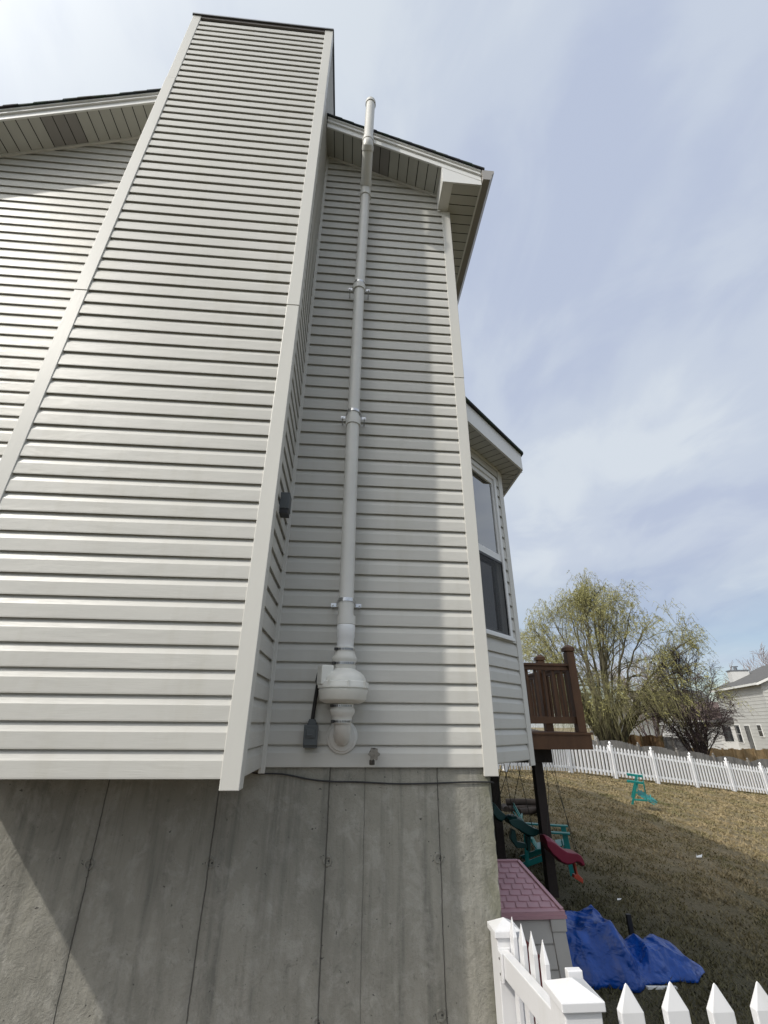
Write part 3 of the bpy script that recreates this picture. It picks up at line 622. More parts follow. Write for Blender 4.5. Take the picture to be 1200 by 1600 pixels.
# corner boards
mb = MB()
for s0, s1, o0, o1 in ((SE - 0.062, SE + .020, 0.001, 0.021),):
    v = [BP(s, o, z) for s in (s0, s1) for o in (o0, o1) for z in (ZB - .045, ZSF - .001)]; mb.add(v, [(0, 1, 5, 4), (2, 6, 7, 3), (0, 4, 6, 2), (1, 3, 7, 5), (0, 2, 3, 1), (4, 5, 7, 6)])
ex = BP(SE + .0202, 0.021, 0); mb.box(ex[0] - .018, ex[0] + .002, ex[1] + .001, ex[1] + .085, ZB - .045, ZSF - .001)
HB(mb, 'corner_trim', 'trim', bay, bevel=0.002)
mb = MB(); v = [BP(s, o, z) for s in (0, SE - .063) for o in (0.017, 0.030) for z in (ZSF - .030, ZSF - .001)]; mb.add(v, [(0, 1, 5, 4), (2, 6, 7, 3), (0, 4, 6, 2), (1, 3, 7, 5), (0, 2, 3, 1), (4, 5, 7, 6)]); HB(mb, 'frieze_trim', 'trim', bay)
def bbox(mb, s0, s1, o0, o1, z0, z1, mi=0):
    v = [BP(s, o, z) for s in (s0, s1) for o in (o0, o1) for z in (z0, z1)]; mb.add(v, [(0, 1, 5, 4), (2, 6, 7, 3), (0, 4, 6, 2), (1, 3, 7, 5), (0, 2, 3, 1), (4, 5, 7, 6)], mi=mi)
win = MB()
fw = 0.045
bbox(win, WS1 - fw, WS1, -0.07, 0.026, WZ0, WZ1); bbox(win, WS0, WS0 + fw, -0.07, 0.026, WZ0, WZ1)
bbox(win, WS0 + fw, WS1 - fw, -0.07, 0.026, WZ1 - fw, WZ1); bbox(win, WS0 + fw, WS1 - fw, -0.07, 0.026, WZ0, WZ0 + 0.03)
bbox(win, WS0 - .01, WS1 + .008, 0.0262, 0.040, WZ0 - .012, WZ0 + .014)
# sashes
gz0, gzm, gz1 = 0.965, 1.625, 2.44
sw = 0.030
bbox(win, WS1 - fw - sw, WS1 - fw, -0.02, 0.010, gzm, WZ1 - fw); bbox(win, WS0 + fw, WS0 + fw + sw, -0.02, 0.010, gzm, WZ1 - fw)
bbox(win, WS0 + fw + sw, WS1 - fw - sw, -0.02, 0.010, WZ1 - fw - .05, WZ1 - fw)
bbox(win, WS0 + fw, WS1 - fw, -0.022, 0.013, gzm + .002, 1.695)
bbox(win, WS1 - fw - .018, WS1 - fw, -0.055, -0.025, WZ0 + .031, gzm + .001); bbox(win, WS0 + fw, WS0 + fw + .018, -0.055, -0.025, WZ0 + .031, gzm + .001); bbox(win, WS0 + fw + .018, WS1 - fw - .018, -0.055, -0.025, WZ0 + .031, WZ0 + .065)
HB(win, 'window_frame', 'frame_white', bay, bevel=0.002)
mb = MB(); bbox(mb, WS0 + fw + sw, WS1 - fw - sw, -0.006, -0.002, 1.6952, WZ1 - fw - .05); HB(mb, 'upper_pane', 'pane_glass', bay)
mb = MB(); bbox(mb, WS0 + fw + .018, WS1 - fw - .018, -0.042, -0.038, WZ0 + .0652, gzm); HB(mb, 'lower_pane', 'pane_glass', bay)
mb = MB(); v = [BP(WS0 + fw, .012, WZ0 + .031), BP(WS1 - fw, .012, WZ0 + .031), BP(WS1 - fw, .012, gzm), BP(WS0 + fw, .012, gzm)]; mb.add(v, [(0, 1, 2, 3)]); HB(mb, 'insect_screen', 'insect_screen', bay)
mb = MB()
for a, b, c, d in ((WS0 + fw, WS0 + fw + .012, WZ0 + .031, gzm), (WS1 - fw - .012, WS1 - fw, WZ0 + .031, gzm), (WS0 + fw + .012, WS1 - fw - .012, gzm - .022, gzm + .001), (WS0 + fw + .012, WS1 - fw - .012, WZ0 + .031, WZ0 + .042)): bbox(mb, a, b, .008, .016, c, d)
HB(mb, 'screen_frame', 'black_plastic', bay)
# curtain and dim room behind the glass
mb = MB(); n = 60
vs = [BP(WS0 + .02 + (WS1 - WS0 - .04) * i / n, -0.10 + 0.014 * math.sin(i * .55), z) for i in range(n + 1) for z in (1.70, 2.6)]
mb.add(vs, [(2 * i, 2 * i + 2, 2 * i + 3, 2 * i + 1) for i in range(n)], True); HB(mb, 'curtain', 'curtain', bay)
mb = MB(); bbox(mb, 0.02, 0.9, -0.75, -0.72, ZB + .1, 2.7); HB(mb, 'room_screen', 'room_dark', bay)
# bay roof
def off_poly(off):
    k = math.tan(R(22.5)) * off
    a = BP(-off * 0 - off, off, 0)   # start near the wall
    a = (XE, B0[1] - off * 1.41421 + (XE - B0[0]))
    b = BP(SE + .012 + k, off, 0); b = (b[0], b[1]); c = (b[0], by1 + 1.3 + k); d = (XE, c[1] + (b[0] - XE))
    return [a, b, c, d]
mb = MB(); P = off_poly(0.215); mb.prism(P, (0, 0, 0), (1, 0, 0), (0, 1, 0), (0, 0, 1), ZSF + .0, ZSF + .012)
for t in range(14):   # soffit panel grooves, perpendicular to the angled wall
    s = -0.2 + t * 0.1; a = Vector(BP(s, 0.02, ZSF - .0012)); b = Vector(BP(s, 0.205, ZSF - .0012))
    if a.x < XE: continue
    mb.bar(a, b, 0.004, 0.002, mi=1)
for t in range(12):
    yy = by1 + 0.03 + t * 0.1; mb.bar((bx1 + .02, yy, ZSF - .0012), (P[1][0] - .01, yy, ZSF - .0012), 0.004, 0.002, mi=1)
HB(mb, 'bay_soffit', ['soffit', 'seam_dark'], bay)
mb = MB(); Q = off_poly(0.235)
def band(P, Q, z0, z1, mb):
    n = len(P)
    for i in range(n - 1):
        v = [(*P[i], z0), (*P[i + 1], z0), (*P[i + 1], z1), (*P[i], z1), (*Q[i], z0), (*Q[i + 1], z0), (*Q[i + 1], z1), (*Q[i], z1)]
        mb.add(v, [(0, 1, 2, 3), (4, 7, 6, 5), (0, 4, 5, 1), (3, 2, 6, 7)])
band(off_poly(0.2155), Q, ZSF - .012, ZSF + .185, mb); HB(mb, 'bay_fascia', 'fascia_white', bay)
mb = MB(); Pq = off_poly(0.262); zt0 = ZSF + .187; apex = [(XE, by1 + 0.1, zt0 + .62), (XE, by1 + 1.2, zt0 + .62)]
nst = 6
E0 = [Vector((*p, zt0)) for p in Pq]; A0 = [Vector(apex[0]), Vector(apex[0]), Vector(apex[1]), Vector(apex[1])]
for k in range(nst):
    t0, t1 = k / nst, (k + 1) / nst
    r0 = [e.lerp(a, t0) + Vector((0, 0, 0.026)) for e, a in zip(E0, A0)]; r1 = [e.lerp(a, t1) + Vector((0, 0, 0.010)) for e, a in zip(E0, A0)]; rb = [e.lerp(a, t0) + Vector((0, 0, 0)) for e, a in zip(E0, A0)]
    for i in range(3):
        mb.add([r0[i], r0[i + 1], r1[i + 1], r1[i]], [(0, 1, 2, 3)]); mb.add([rb[i], rb[i + 1], r0[i + 1], r0[i]], [(0, 1, 2, 3)])
mb.add([*E0], [(3, 2, 1, 0)]); HB(mb, 'bay_shingles', 'shingles', bay)

# ------------------------------------------------------------------ vent pipe with fan
vp = thing('vent_pipe', 'tall pale vent pipe with round white inline fan, running up the siding past the eaves', 'vent pipe', (-1.123, -0.13, 0.15))
def PB(mb, name, mat, parent=None, bevel=0):
    o = mb.build(name, mat, None, bevel); p = parent or vp; o.parent = p
    if p.parent is None: o.matrix_parent_inverse = inv(p)
    return o
PX, PY, PR = -1.125, -0.130, 0.0475
def arc(c, a0, a1, r, n=10):
    return [(c[0], c[1] + r * math.cos(a0 + (a1 - a0) * i / n), c[2] + r * math.sin(a0 + (a1 - a0) * i / n)) for i in range(n + 1)]
low = MB(); low.tube([(PX - .004, PY, 0.78), (PX - .010, PY, 1.5), (PX - .013, PY, 2.33)], PR, 28); PB(low, 'lower_pipe', 'pvc_paint')
mid = MB(); mid.tube([(PX - .013, PY, 2.33), (PX - .010, PY, 3.79)], PR * 0.96, 28); mid.tube([(PX - .010, PY, 3.79), (PX + .010, PY, 5.15)], PR, 28); PB(mid, 'upper_pipe', 'pvc_paint')
for z0, z1 in ((2.265, 2.345), (3.735, 3.80)):
    mb = MB(); mb.lathe([(PR, z0), (PR + .008, z0 + .001), (PR + .009, z0 + .03), (PR + .008, z1 - .004), (PR, z1)], (PX - .012, PY, 0), n=32); PB(mb, 'coupling', 'pvc_paint')
# offset elbows carrying the stack outside the rake
e0, e1 = Vector((PX + .010, PY, 5.20)), Vector((PX + .014, -0.425, 5.50))
path = [e0 + Vector((0, 0, -0.06))]
for i in range(0, 9):
    a = R(45) * i / 8; path.append(Vector((e0.x, e0.y - 0.10 * (1 - math.cos(a)), e0.z + 0.10 * math.sin(a))))
for i in range(0, 9):
    a = R(45) * (1 - i / 8); path.append(Vector((e1.x, e1.y + 0.10 * (1 - math.cos(a)), e1.z - 0.10 * math.sin(a))))
path.append(e1 + Vector((0, 0, 0.05)))
mb = MB(); mb.tube(path, PR * 1.12, 28); PB(mb, 'offset_elbow', 'pvc_paint')
for c_, ax in ((path[0] + Vector((0, 0, -.02)), (0, 0, 1)), (path[-1] + Vector((0, 0, -.03)), (0, 0, 1)), (path[9], path[10] - path[9]), (path[10], path[10] - path[9])):
    mb = MB(); mb.lathe([(PR * 1.0, -.002), (PR * 1.22, 0), (PR * 1.24, .022), (PR * 1.22, .044), (PR * 1.0, .046)], c_, ax, 28); PB(mb, 'elbow_collar', 'pvc_paint')
mb = MB(); mb.tube([(e1.x, e1.y, 5.52), (e1.x + .012, e1.y, 6.29)], PR, 28, cap=False); mb.tube([(e1.x, e1.y, 5.52), (e1.x + .012, e1.y, 6.29)], PR * .88, 28, cap=False)
mb.lathe([(PR * .88, 6.28), (PR * .9, 6.298), (PR * 1.16, 6.298), (PR * 1.16, 6.252), (PR, 6.250)], (e1.x + .012, e1.y, 0), n=28); PB(mb, 'discharge_stack', 'pvc_paint')
# straps
for z in (0.925, 2.385, 3.815):
    mb = MB(); cx = PX - .011 if z > 2 else PX - .005
    mb.lathe([(PR + .001, z - .011), (PR + .004, z - .011), (PR + .004, z + .011), (PR + .001, z + .011)], (cx, PY, 0), n=32)
    for s in (-1, 1):
        mb.box(cx + s * .078 - .018, cx + s * .078 + .018, PY + .033, PY + .037, z - .011 - .02, z + .011 - .02)
        mb.bar((cx + s * (PR + .003), PY + .004, z), (cx + s * .062, PY + .035, z - .018), .004, .02, (0, 0, 1))
        mb.bar((cx + s * .085, PY + .036, z - .02), (cx + s * .085, 0.0, z - .02), .010, .010)
        mb.lathe([(0.0, .0), (.007, .0), (.007, .005), (0, .006)], (cx + s * .085, PY + .034, z - .02), (0, -1, 0), 10)
    PB(mb, 'pipe_strap', 'steel')
# white couplers between pipe and fan
mb = MB(); mb.lathe([(PR, .83), (PR + .009, .828), (PR + .010, .775), (PR + .004, .770), (PR + .004, .768)], (PX, PY, 0)); mb.lathe([(PR + .006, .770), (PR + .007, .715), (PR + .004, .708)], (PX, PY, 0))
PB(mb, 'coupling', 'pvc_paint')
mb = MB(); mb.lathe([(PR + .002, .782), (PR + .0088, .768), (PR + .009, .738), (PR + .007, .728), (PR + .0075, .700), (PR + .004, .694), (PR + .003, .62)], (PX, PY, 0)); PB(mb, 'white_coupler', 'pvc_white')
fan = MB(); FY = PY
fan.lathe([(.060, .520), (.066, .516), (.075, .510), (.100, .497), (.118, .480), (.128, .463), (.131, .447), (.141, .441), (.145, .424), (.147, .418), (.147, .409), (.139, .408), (.139, .401), (.143, .400), (.135, .349), (.131, .345), (.105, .331), (.066, .328)], (PX, FY, 0), n=48)
for k in range(8):
    a = k * math.pi / 4 + .2; fan.box(-.006, .006, -.003, .003, .408, .445, Matrix.Translation((PX + math.cos(a) * .146, FY + math.sin(a) * .146, 0)) @ Matrix.Rotation(a + math.pi / 2, 4, 'Z'))
fanO = PB(fan, 'fan_housing', 'fan_white')
mb = MB(); T = Matrix.Translation((PX - .108, FY - .035, 0)) @ Matrix.Rotation(R(18), 4, 'Z')
mb.box(-.036, .036, -.05, .05, .425, .530, T); PB(mb, 'wiring_box', 'fan_white', bevel=0.006)
mb = MB(); mb.lathe([(PR + .004, .640), (PR + .011, .638), (PR + .011, .612), (PR + .014, .604), (.066, .592), (.073, .580), (.074, .566), (.069, .556), (.069, .530), (.066, .515)], (PX, PY, 0)); rub1 = PB(mb, 'rubber_coupling', 'rubber_white')
mb = MB(); mb.lathe([(.064, .330), (.066, .322), (.066, .305), (.071, .296), (.070, .280), (.060, .264), (.056, .256), (.056, .226), (.052, .224)], (PX, PY, 0)); rub2 = PB(mb, 'rubber_coupling', 'rubber_white')
def clamp(z, r, par):
    mb = MB(); mb.lathe([(r, z - .0065), (r + .003, z - .0065), (r + .003, z + .0065), (r, z + .0065)], (PX, PY, 0), n=40)
    for k in range(14):
        a = R(200) + k * R(9); mb.box(-.0030, .0030, -.0006, .0006, z - .0052, z + .0052, Matrix.Translation((PX + math.cos(a) * (r + .0032), PY + math.sin(a) * (r + .0032), 0)) @ Matrix.Rotation(a + math.pi / 2, 4, 'Z'), mi=1)
    mb.bar((PX - r * .80, PY - r * .75, z), (PX - r * .80 - .012, PY - r * .75 + .012, z), .016, .015, mi=1)
    o = mb.build('hose_clamp', ['steel', 'dark_steel']); o.parent = par
clamp(.626, PR + .011, rub1); clamp(.545, .069, rub1); clamp(.316, .066, rub2); clamp(.236, .056, rub2)
# lower elbow into the wall and its flange
mb = MB(); c0 = (PX + .004, PY + .105, .255); pts = [(PX + .004, PY, .30)] + [(PX + .004, PY + .105 - .105 * math.cos(R(90) * i / 12), .262 - .105 * math.sin(R(90) * i / 12)) for i in range(13)] + [(PX + .004, -.012, .157)]
mb.tube(pts, PR * 1.04, 28); mb.lathe([(PR * 1.04, 0), (PR * 1.14, .001), (PR * 1.14, .022), (PR * 1.04, .024)], (PX + .004, PY, .224), n=28); PB(mb, 'wall_elbow', 'pvc_paint')
mb = MB(); mb.lathe([(.048, -.030), (.074, -.026), (.078, -.018), (.088, -.014), (.090, -.006), (.090, .012)], (PX + .004, 0.0, .157), (0, 1, 0), 40); PB(mb, 'wall_flange', 'pvc_paint')

# outlet box with conduit
ob = thing('outlet_box', 'grey weatherproof switch box with black conduit beside the fan', 'electrical box', (-1.30, 0, .15))
mb = MB(); mb.box(-1.338, -1.262, -.052, -.001, .098, .215); PB(mb, 'box_body', 'box_grey', ob, bevel=.004)
mb = MB(); mb.box(-1.340, -1.260, -.066, -.0525, .112, .218); mb.box(-1.326, -1.274, -.074, -.0665, .150, .198); mb.box(-1.322, -1.290, -.080, -.0745, .160, .170); PB(mb, 'box_cover', 'box_grey', ob, bevel=.003)
mb = MB(); mb.prism([(-.028, 0), (.028, 0), (.018, .032), (-.018, .032)], (-1.298, 0, .2155), (1, 0, 0), (0, 0, 1), (0, -1, 0), .008, .045); PB(mb, 'conduit_hub', 'box_grey', ob, bevel=.003)
mb = MB(); mb.tube([(-1.298, -.028, .24), (-1.290, -.034, .33), (-1.280, -.048, .42), (-1.274, -.070, .468), (-1.266, -.095, .490), (-1.245, -.115, .492)], .0115, 12); mb.tube([(-1.278, -.055, .452), (-1.270, -.085, .488), (-1.250, -.105, .492)], .018, 12); PB(mb, 'conduit', 'black_plastic', ob)
# hose spigot
sp = thing('hose_spigot', 'weathered metal garden spigot with round handwheel on the siding', 'spigot', (-.937, 0, .055))
mb = MB(); sx, sz = -.937, .072
mb.lathe([(.0, 0), (.020, 0), (.020, .006), (.010, .008), (.010, .040), (.014, .042), (.014, .060), (.008, .062), (.006, .080)], (sx - .004, .002, sz), (0, -1, 0), 16)
mb.tube([(sx - .004, -.035, sz), (sx - .008, -.048, sz - .015), (sx - .010, -.052, sz - .040)], .0115, 12); mb.lathe([(.014, -.004), (.0155, .0), (.0155, .018), (.014, .020)], (sx - .010, -.052, sz - .052), (0, 0, 1), 14)
mb.box(sx - .016, sx + .010, -.052, -.022, sz + .012, sz + .028); PB(mb, 'spigot_body', 'brass_old', sp)
mb = MB(); n = 36; vs = []
for y in (-.080, -.072):
    for k in range(n):
        a = 2 * math.pi * k / n; r = .029 + .0055 * math.cos(6 * a); vs.append((sx + math.cos(a) * r, y, sz - .002 + math.sin(a) * r))
mb.add(vs, [tuple(range(n)), tuple(range(2 * n - 1, n - 1, -1))] + [(k, (k + 1) % n, n + (k + 1) % n, n + k) for k in range(n)]); mb.lathe([(0, .006), (.007, .005), (.007, 0)], (sx, -.080, sz - .002), (0, -1, 0), 12); PB(mb, 'handwheel', 'wheel_metal', sp)
# cable along the top of the foundation
mb = MB(); cp = [(-1.66, .014, .01), (-1.607, .006, -.028), (-1.449, .010, -.034), (-1.306, .011, -.058), (-1.18, .010, -.070), (-1.021, .012, -.073), (-.805, .011, -.082), (-.586, .012, -.080), (-.40, .011, -.074), (-.291, .012, -.074), (-.252, .012, -.075), (-.243, .03, -.075), (-.243, .4, -.07)]
def smooth(pts, k=6):
    out = []
    P = [Vector(p) for p in pts]
    for i in range(len(P) - 1):
        p0, p1, p2, p3 = P[max(i - 1, 0)], P[i], P[i + 1], P[min(i + 2, len(P) - 1)]
        for j in range(k):
            t = j / k; out.append(0.5 * ((2 * p1) + (p2 - p0) * t + (2 * p0 - 5 * p1 + 4 * p2 - p3) * t * t + (3 * p1 - p0 - 3 * p2 + p3) * t ** 3))
    out.append(P[-1]); return out
mb.tube(smooth(cp), .0042, 8); tag(mb.build('cable', 'black_plastic'), 'thin black cable sagging along the top of the concrete foundation', 'cable')
# small dark wall light on the chimney's side
wl = thing('wall_light', 'small dark box light on the side of the chimney', 'wall light', (-1.54, -.34, 1.4))
mb = MB(); mb.box(-1.570, -1.508, -.405, -.315, 1.425, 1.535); PB(mb, 'lamp_housing', 'box_grey', wl, bevel=.003)
mb = MB(); mb.box(-1.567, -1.511, -.400, -.320, 1.395, 1.4245); PB(mb, 'lamp_lens', 'black_plastic', wl)
mb = MB(); mb.box(-1.582, -1.5705, -.395, -.325, 1.44, 1.52); PB(mb, 'mounting_plate', 'trim', wl)

# ------------------------------------------------------------------ near picket fence
nf = thing('picket_fence', 'white vinyl picket fence turning a corner beside the foundation, right in front', 'fence', (-.29, -.9, GZ(-.29, -.9)))
def post(name, x, y, zt, w, parent, cw=.011):
    mb = MB(); g = GZ(x, y) - .1; mb.box(x - w / 2, x + w / 2, y - w / 2, y + w / 2, g, zt - .036); o = PB(mb, name, 'vinyl_fence', parent, bevel=.004)
    mb = MB(); c = w / 2 + cw; b = zt - .060; mb.box(x - c, x + c, y - c, y + c, b, b + .026)
    q = w / 2 + cw * .6; mb.add([(x - q, y - q, b + .0262), (x + q, y - q, b + .0262), (x + q, y + q, b + .0262), (x - q, y + q, b + .0262), (x, y, zt)], [(0, 1, 4), (1, 2, 4), (2, 3, 4), (3, 0, 4)])
    k = mb.build('post_cap', 'vinyl_fence', None, .003); k.parent = o
    return o
post('post', -.275, -.085, -.650, .112, nf); post('post', -.290, -.90, -.565, .127, nf)
def picket(x, y, zt, ang, w=.080, t=.030, zb=None, parent=nf, mat='vinyl_fence', bevel=.0035, tip=.075, name='picket'):
    mb = MB(); zb = GZ(x, y) + .05 if zb is None else zb; u = (math.cos(ang), math.sin(ang), 0); n_ = (-math.sin(ang), math.cos(ang), 0); h = w / 2
    U_, N_ = Vector(u), Vector(n_); O_ = Vector((x, y, zt)); q_ = t / 2
    v = [O_ + U_ * i * h + N_ * j * q_ + Vector((0, 0, zz)) for zz in (zb - zt, -tip) for i, j in ((-1, -1), (1, -1), (1, 1), (-1, 1))] + [O_]
    mb.add(v, [(3, 2, 1, 0), (0, 1, 5, 4), (1, 2, 6, 5), (2, 3, 7, 6), (3, 0, 4, 7), (4, 5, 8), (5, 6, 8), (6, 7, 8), (7, 4, 8)])
    o = mb.build(name, mat, None, bevel); o.parent = parent; o.matrix_parent_inverse = inv(parent); return o
# side panel, pickets on the yard side of the rail
for y_, z_ in ((-.185, -.612), (-.315, -.597), (-.445, -.582), (-.575, -.567)): picket(-.262, y_, z_, R(90), w=.056, t=.020, bevel=.002)
for za, zb_ in ((-.755, -.695), (-1.50, -1.47)):
    mb = MB(); mb.bar((-.300, -.135, za - .045), (-.305, -.84, zb_ - .045), .042, .090); PB(mb, 'rail', 'vinyl_fence', nf, bevel=.004)
mb = MB(); mb.box(-.332, -.270, -.150, -.141, -.86, -.745); mb.box(-.334, -.3225, -.195, -.1505, -.855, -.75)
PB(mb, 'rail_bracket', 'vinyl_fence', nf, bevel=.002)
for zz_ in (-.775, -.83):
    mb = MB(); mb.lathe([(0, .003), (.005, .002), (.005, 0)], (-.3345, -.170, zz_), (-1, 0, 0), 8); PB(mb, 'bracket_screw', 'seam_dark', nf)
mb = MB(); mb.box(-.262, -.206, -.805, -.775, GZ(-.2, -.8), -.585); PB(mb, 'end_stile', 'vinyl_fence', nf, bevel=.003)
# front panel running to the right
for i in range(12): picket(-.120 + .158 * i, -.945, -.560 - .0035 * i + (0.004 if i % 2 else 0), 0)
for za in (-.70, -1.45):
    mb = MB(); mb.bar((-.225, -.905, za - .045), (1.78, -.905, za - .045 - .04), .042, .090); PB(mb, 'rail', 'vinyl_fence', nf, bevel=.004)
post('post', 1.87, -.905, -.61, .127, nf)

# ------------------------------------------------------------------ toy shed
sh = thing('toy_shed', 'low plastic garden shed with mauve shingled lid and grey plank sides', 'shed', (.2, 1.3, GZ(.2, 1.3)))
SX0, SX1, SY0, SY1, SZ = -.20, .455, .965, 1.50, -.985
g0 = GZ(.3, 1.2)
mb = MB(); fl = .05
mb.add([(SX0, SY0 - fl, g0), (SX1 + fl, SY0 - fl, g0), (SX1 + fl, SY1 + fl, g0), (SX0, SY1 + fl, g0), (SX0, SY0 + .01, SZ), (SX1 - .005, SY0 + .01, SZ), (SX1 - .005, SY1, SZ), (SX0, SY1, SZ)], [(0, 3, 2, 1), (4, 5, 6, 7), (0, 1, 5, 4), (1, 2, 6, 5), (2, 3, 7, 6), (3, 0, 4, 7)])
PB(mb, 'body', 'shed_grey', sh)
mb = MB(); H = SZ - g0
for k in range(7):      # moulded lap planks on the front, and on the right end
    t0, t1 = k / 7, (k + 1) / 7 - .012
    fy = lambda t: SY0 - fl * (1 - t) + .01 * t; fx = lambda t: SX1 + fl * (1 - t) - .005 * t
    a, b = g0 + H * t0, g0 + H * t1; xr = fx(t0) - .095
    mb.add([(SX0, fy(t0) - .014, a), (xr, fy(t0) - .014, a), (xr, fy(t1) - .006, b), (SX0, fy(t1) - .006, b), (SX0, fy(t0), a), (xr, fy(t0), a), (xr, fy(t1), b), (SX0, fy(t1), b)], [(0, 1, 2, 3), (0, 4, 5, 1), (3, 2, 6, 7), (1, 5, 6, 2)])
PB(mb, 'plank', 'shed_grey', sh)
mb = MB()
mb.add([(SX1 + fl - .085, SY0 - fl - .018, g0), (SX1 + fl + .012, SY0 - fl - .018, g0), (SX1 + .006, SY0 - .010, SZ - .07), (SX1 - .09, SY0 - .010, SZ - .07), (SX1 + fl - .085, SY0, g0), (SX1 + fl + .012, SY0 + .07, g0), (SX1 + .006, SY0 + .07, SZ - .07), (SX1 - .09, SY0 + .01, SZ - .07)], [(0, 1, 2, 3), (1, 5, 6, 2), (0, 3, 7, 4), (3, 2, 6, 7)])
mb.box(SX1 - .095, SX1 + .014, SY0 - .018, SY0 + .07, SZ - .069, SZ - .001); PB(mb, 'corner_column', 'shed_grey', sh, bevel=.004)
# lid: rises to the back, hipped at the right
lid = MB(); e = .022; LZ = SZ + .001
lid.box(SX0, SX1 + e, SY0 - e, SY1 + e, LZ, LZ + .018); lid.box(SX0, SX1 + e - .006, SY0 - e + .006, SY1 + e - .006, LZ + .0185, LZ + .040)
t = LZ + .0405; xr, yf, yb = SX1 + e - .006, SY0 - e + .006, SY1 + e - .006
hz = .165; top = [(SX0, yb - .04, t + hz), (.345, yb - .04, t + hz)]
lid.add([(SX0, yf, t), (xr, yf, t), (xr, yb, t), (SX0, yb, t), top[0], top[1]], [(0, 1, 5, 4), (1, 2, 5), (2, 3, 4, 5), (3, 0, 4)])
lo = PB(lid, 'lid', 'mauve', sh)
mb = MB()
A_, B_, Cc, Dd = Vector((SX0, yf + .03, t)), Vector((xr - .10, yf + .03, t)), Vector(top[1]), Vector(top[0]); nrm = (B_ - A_).cross(Dd - A_).normalized(); A_.z += .0085; 
slope = (Dd - Vector((SX0, yf, t))).normalized(); ln = (Dd - Vector((SX0, yf, t))).length
rows_ = 8
for r_ in range(rows_):
    v0 = .035 + (ln - .06) * r_ / rows_; v1 = .035 + (ln - .06) * (r_ + 1) / rows_; xo = .045 * (r_ % 2)
    x = SX0 - xo
    while x < xr - .02 - (v0 / ln) * (xr - .345):
        x2 = x + .085; lim_ = xr - .035 - (v0 / ln) * (xr - .345) * 1.0
        x2 = min(x2, lim_)
        if x2 - x < .02: break
        base = Vector((0, yf, t)); P0 = [base + slope * v0 + Vector((x, 0, 0)), base + slope * v0 + Vector((x2 - .006, 0, 0)), base + slope * (v1 - .002) + Vector((x2 - .006 + .010, 0, 0)), base + slope * (v1 - .002) + Vector((x + .010, 0, 0))]
        hgt = [.009, .004, .001, .004]; Pt = [p + nrm * h_ for p, h_ in zip(P0, hgt)]
        mb.add(P0 + Pt, [(4, 5, 6, 7), (0, 1, 5, 4), (1, 2, 6, 5), (2, 3, 7, 6), (3, 0, 4, 7)]); x += .085
o_ = mb.build('moulded_shingles', 'mauve'); o_.parent = lo
mb = MB(); base = Vector((0, yf, t)); mb.bar(base + slope * .01 + Vector((xr - .018, 0, .006)), Vector(top[1]) + Vector((0, 0, .006)), .028, .012); mb.bar(Vector(top[0]) + Vector((0, 0, .006)), Vector(top[1]) + Vector((0, 0, .006)), .03, .012)
o_ = mb.build('ridge_rib', 'mauve', None, .003); o_.parent = lo
# red plastic bin standing between shed and fence
mb = MB(); gb = GZ(.1, .4)
mb.add([(-.10, .30, gb), (.10, .50, gb), (.0, .72, gb), (-.22, .52, gb), (-.075, .30, -.83), (.17, .60, -1.075), (.05, .80, -1.075), (-.20, .50, -.83)], [(0, 3, 2, 1), (4, 5, 6, 7), (0, 1, 5, 4), (1, 2, 6, 5), (2, 3, 7, 6), (3, 0, 4, 7)])
tag(mb.build('plastic_bin', 'maroon', None, .01), 'dark red plastic bin glimpsed between the fence pickets by the shed', 'bin')

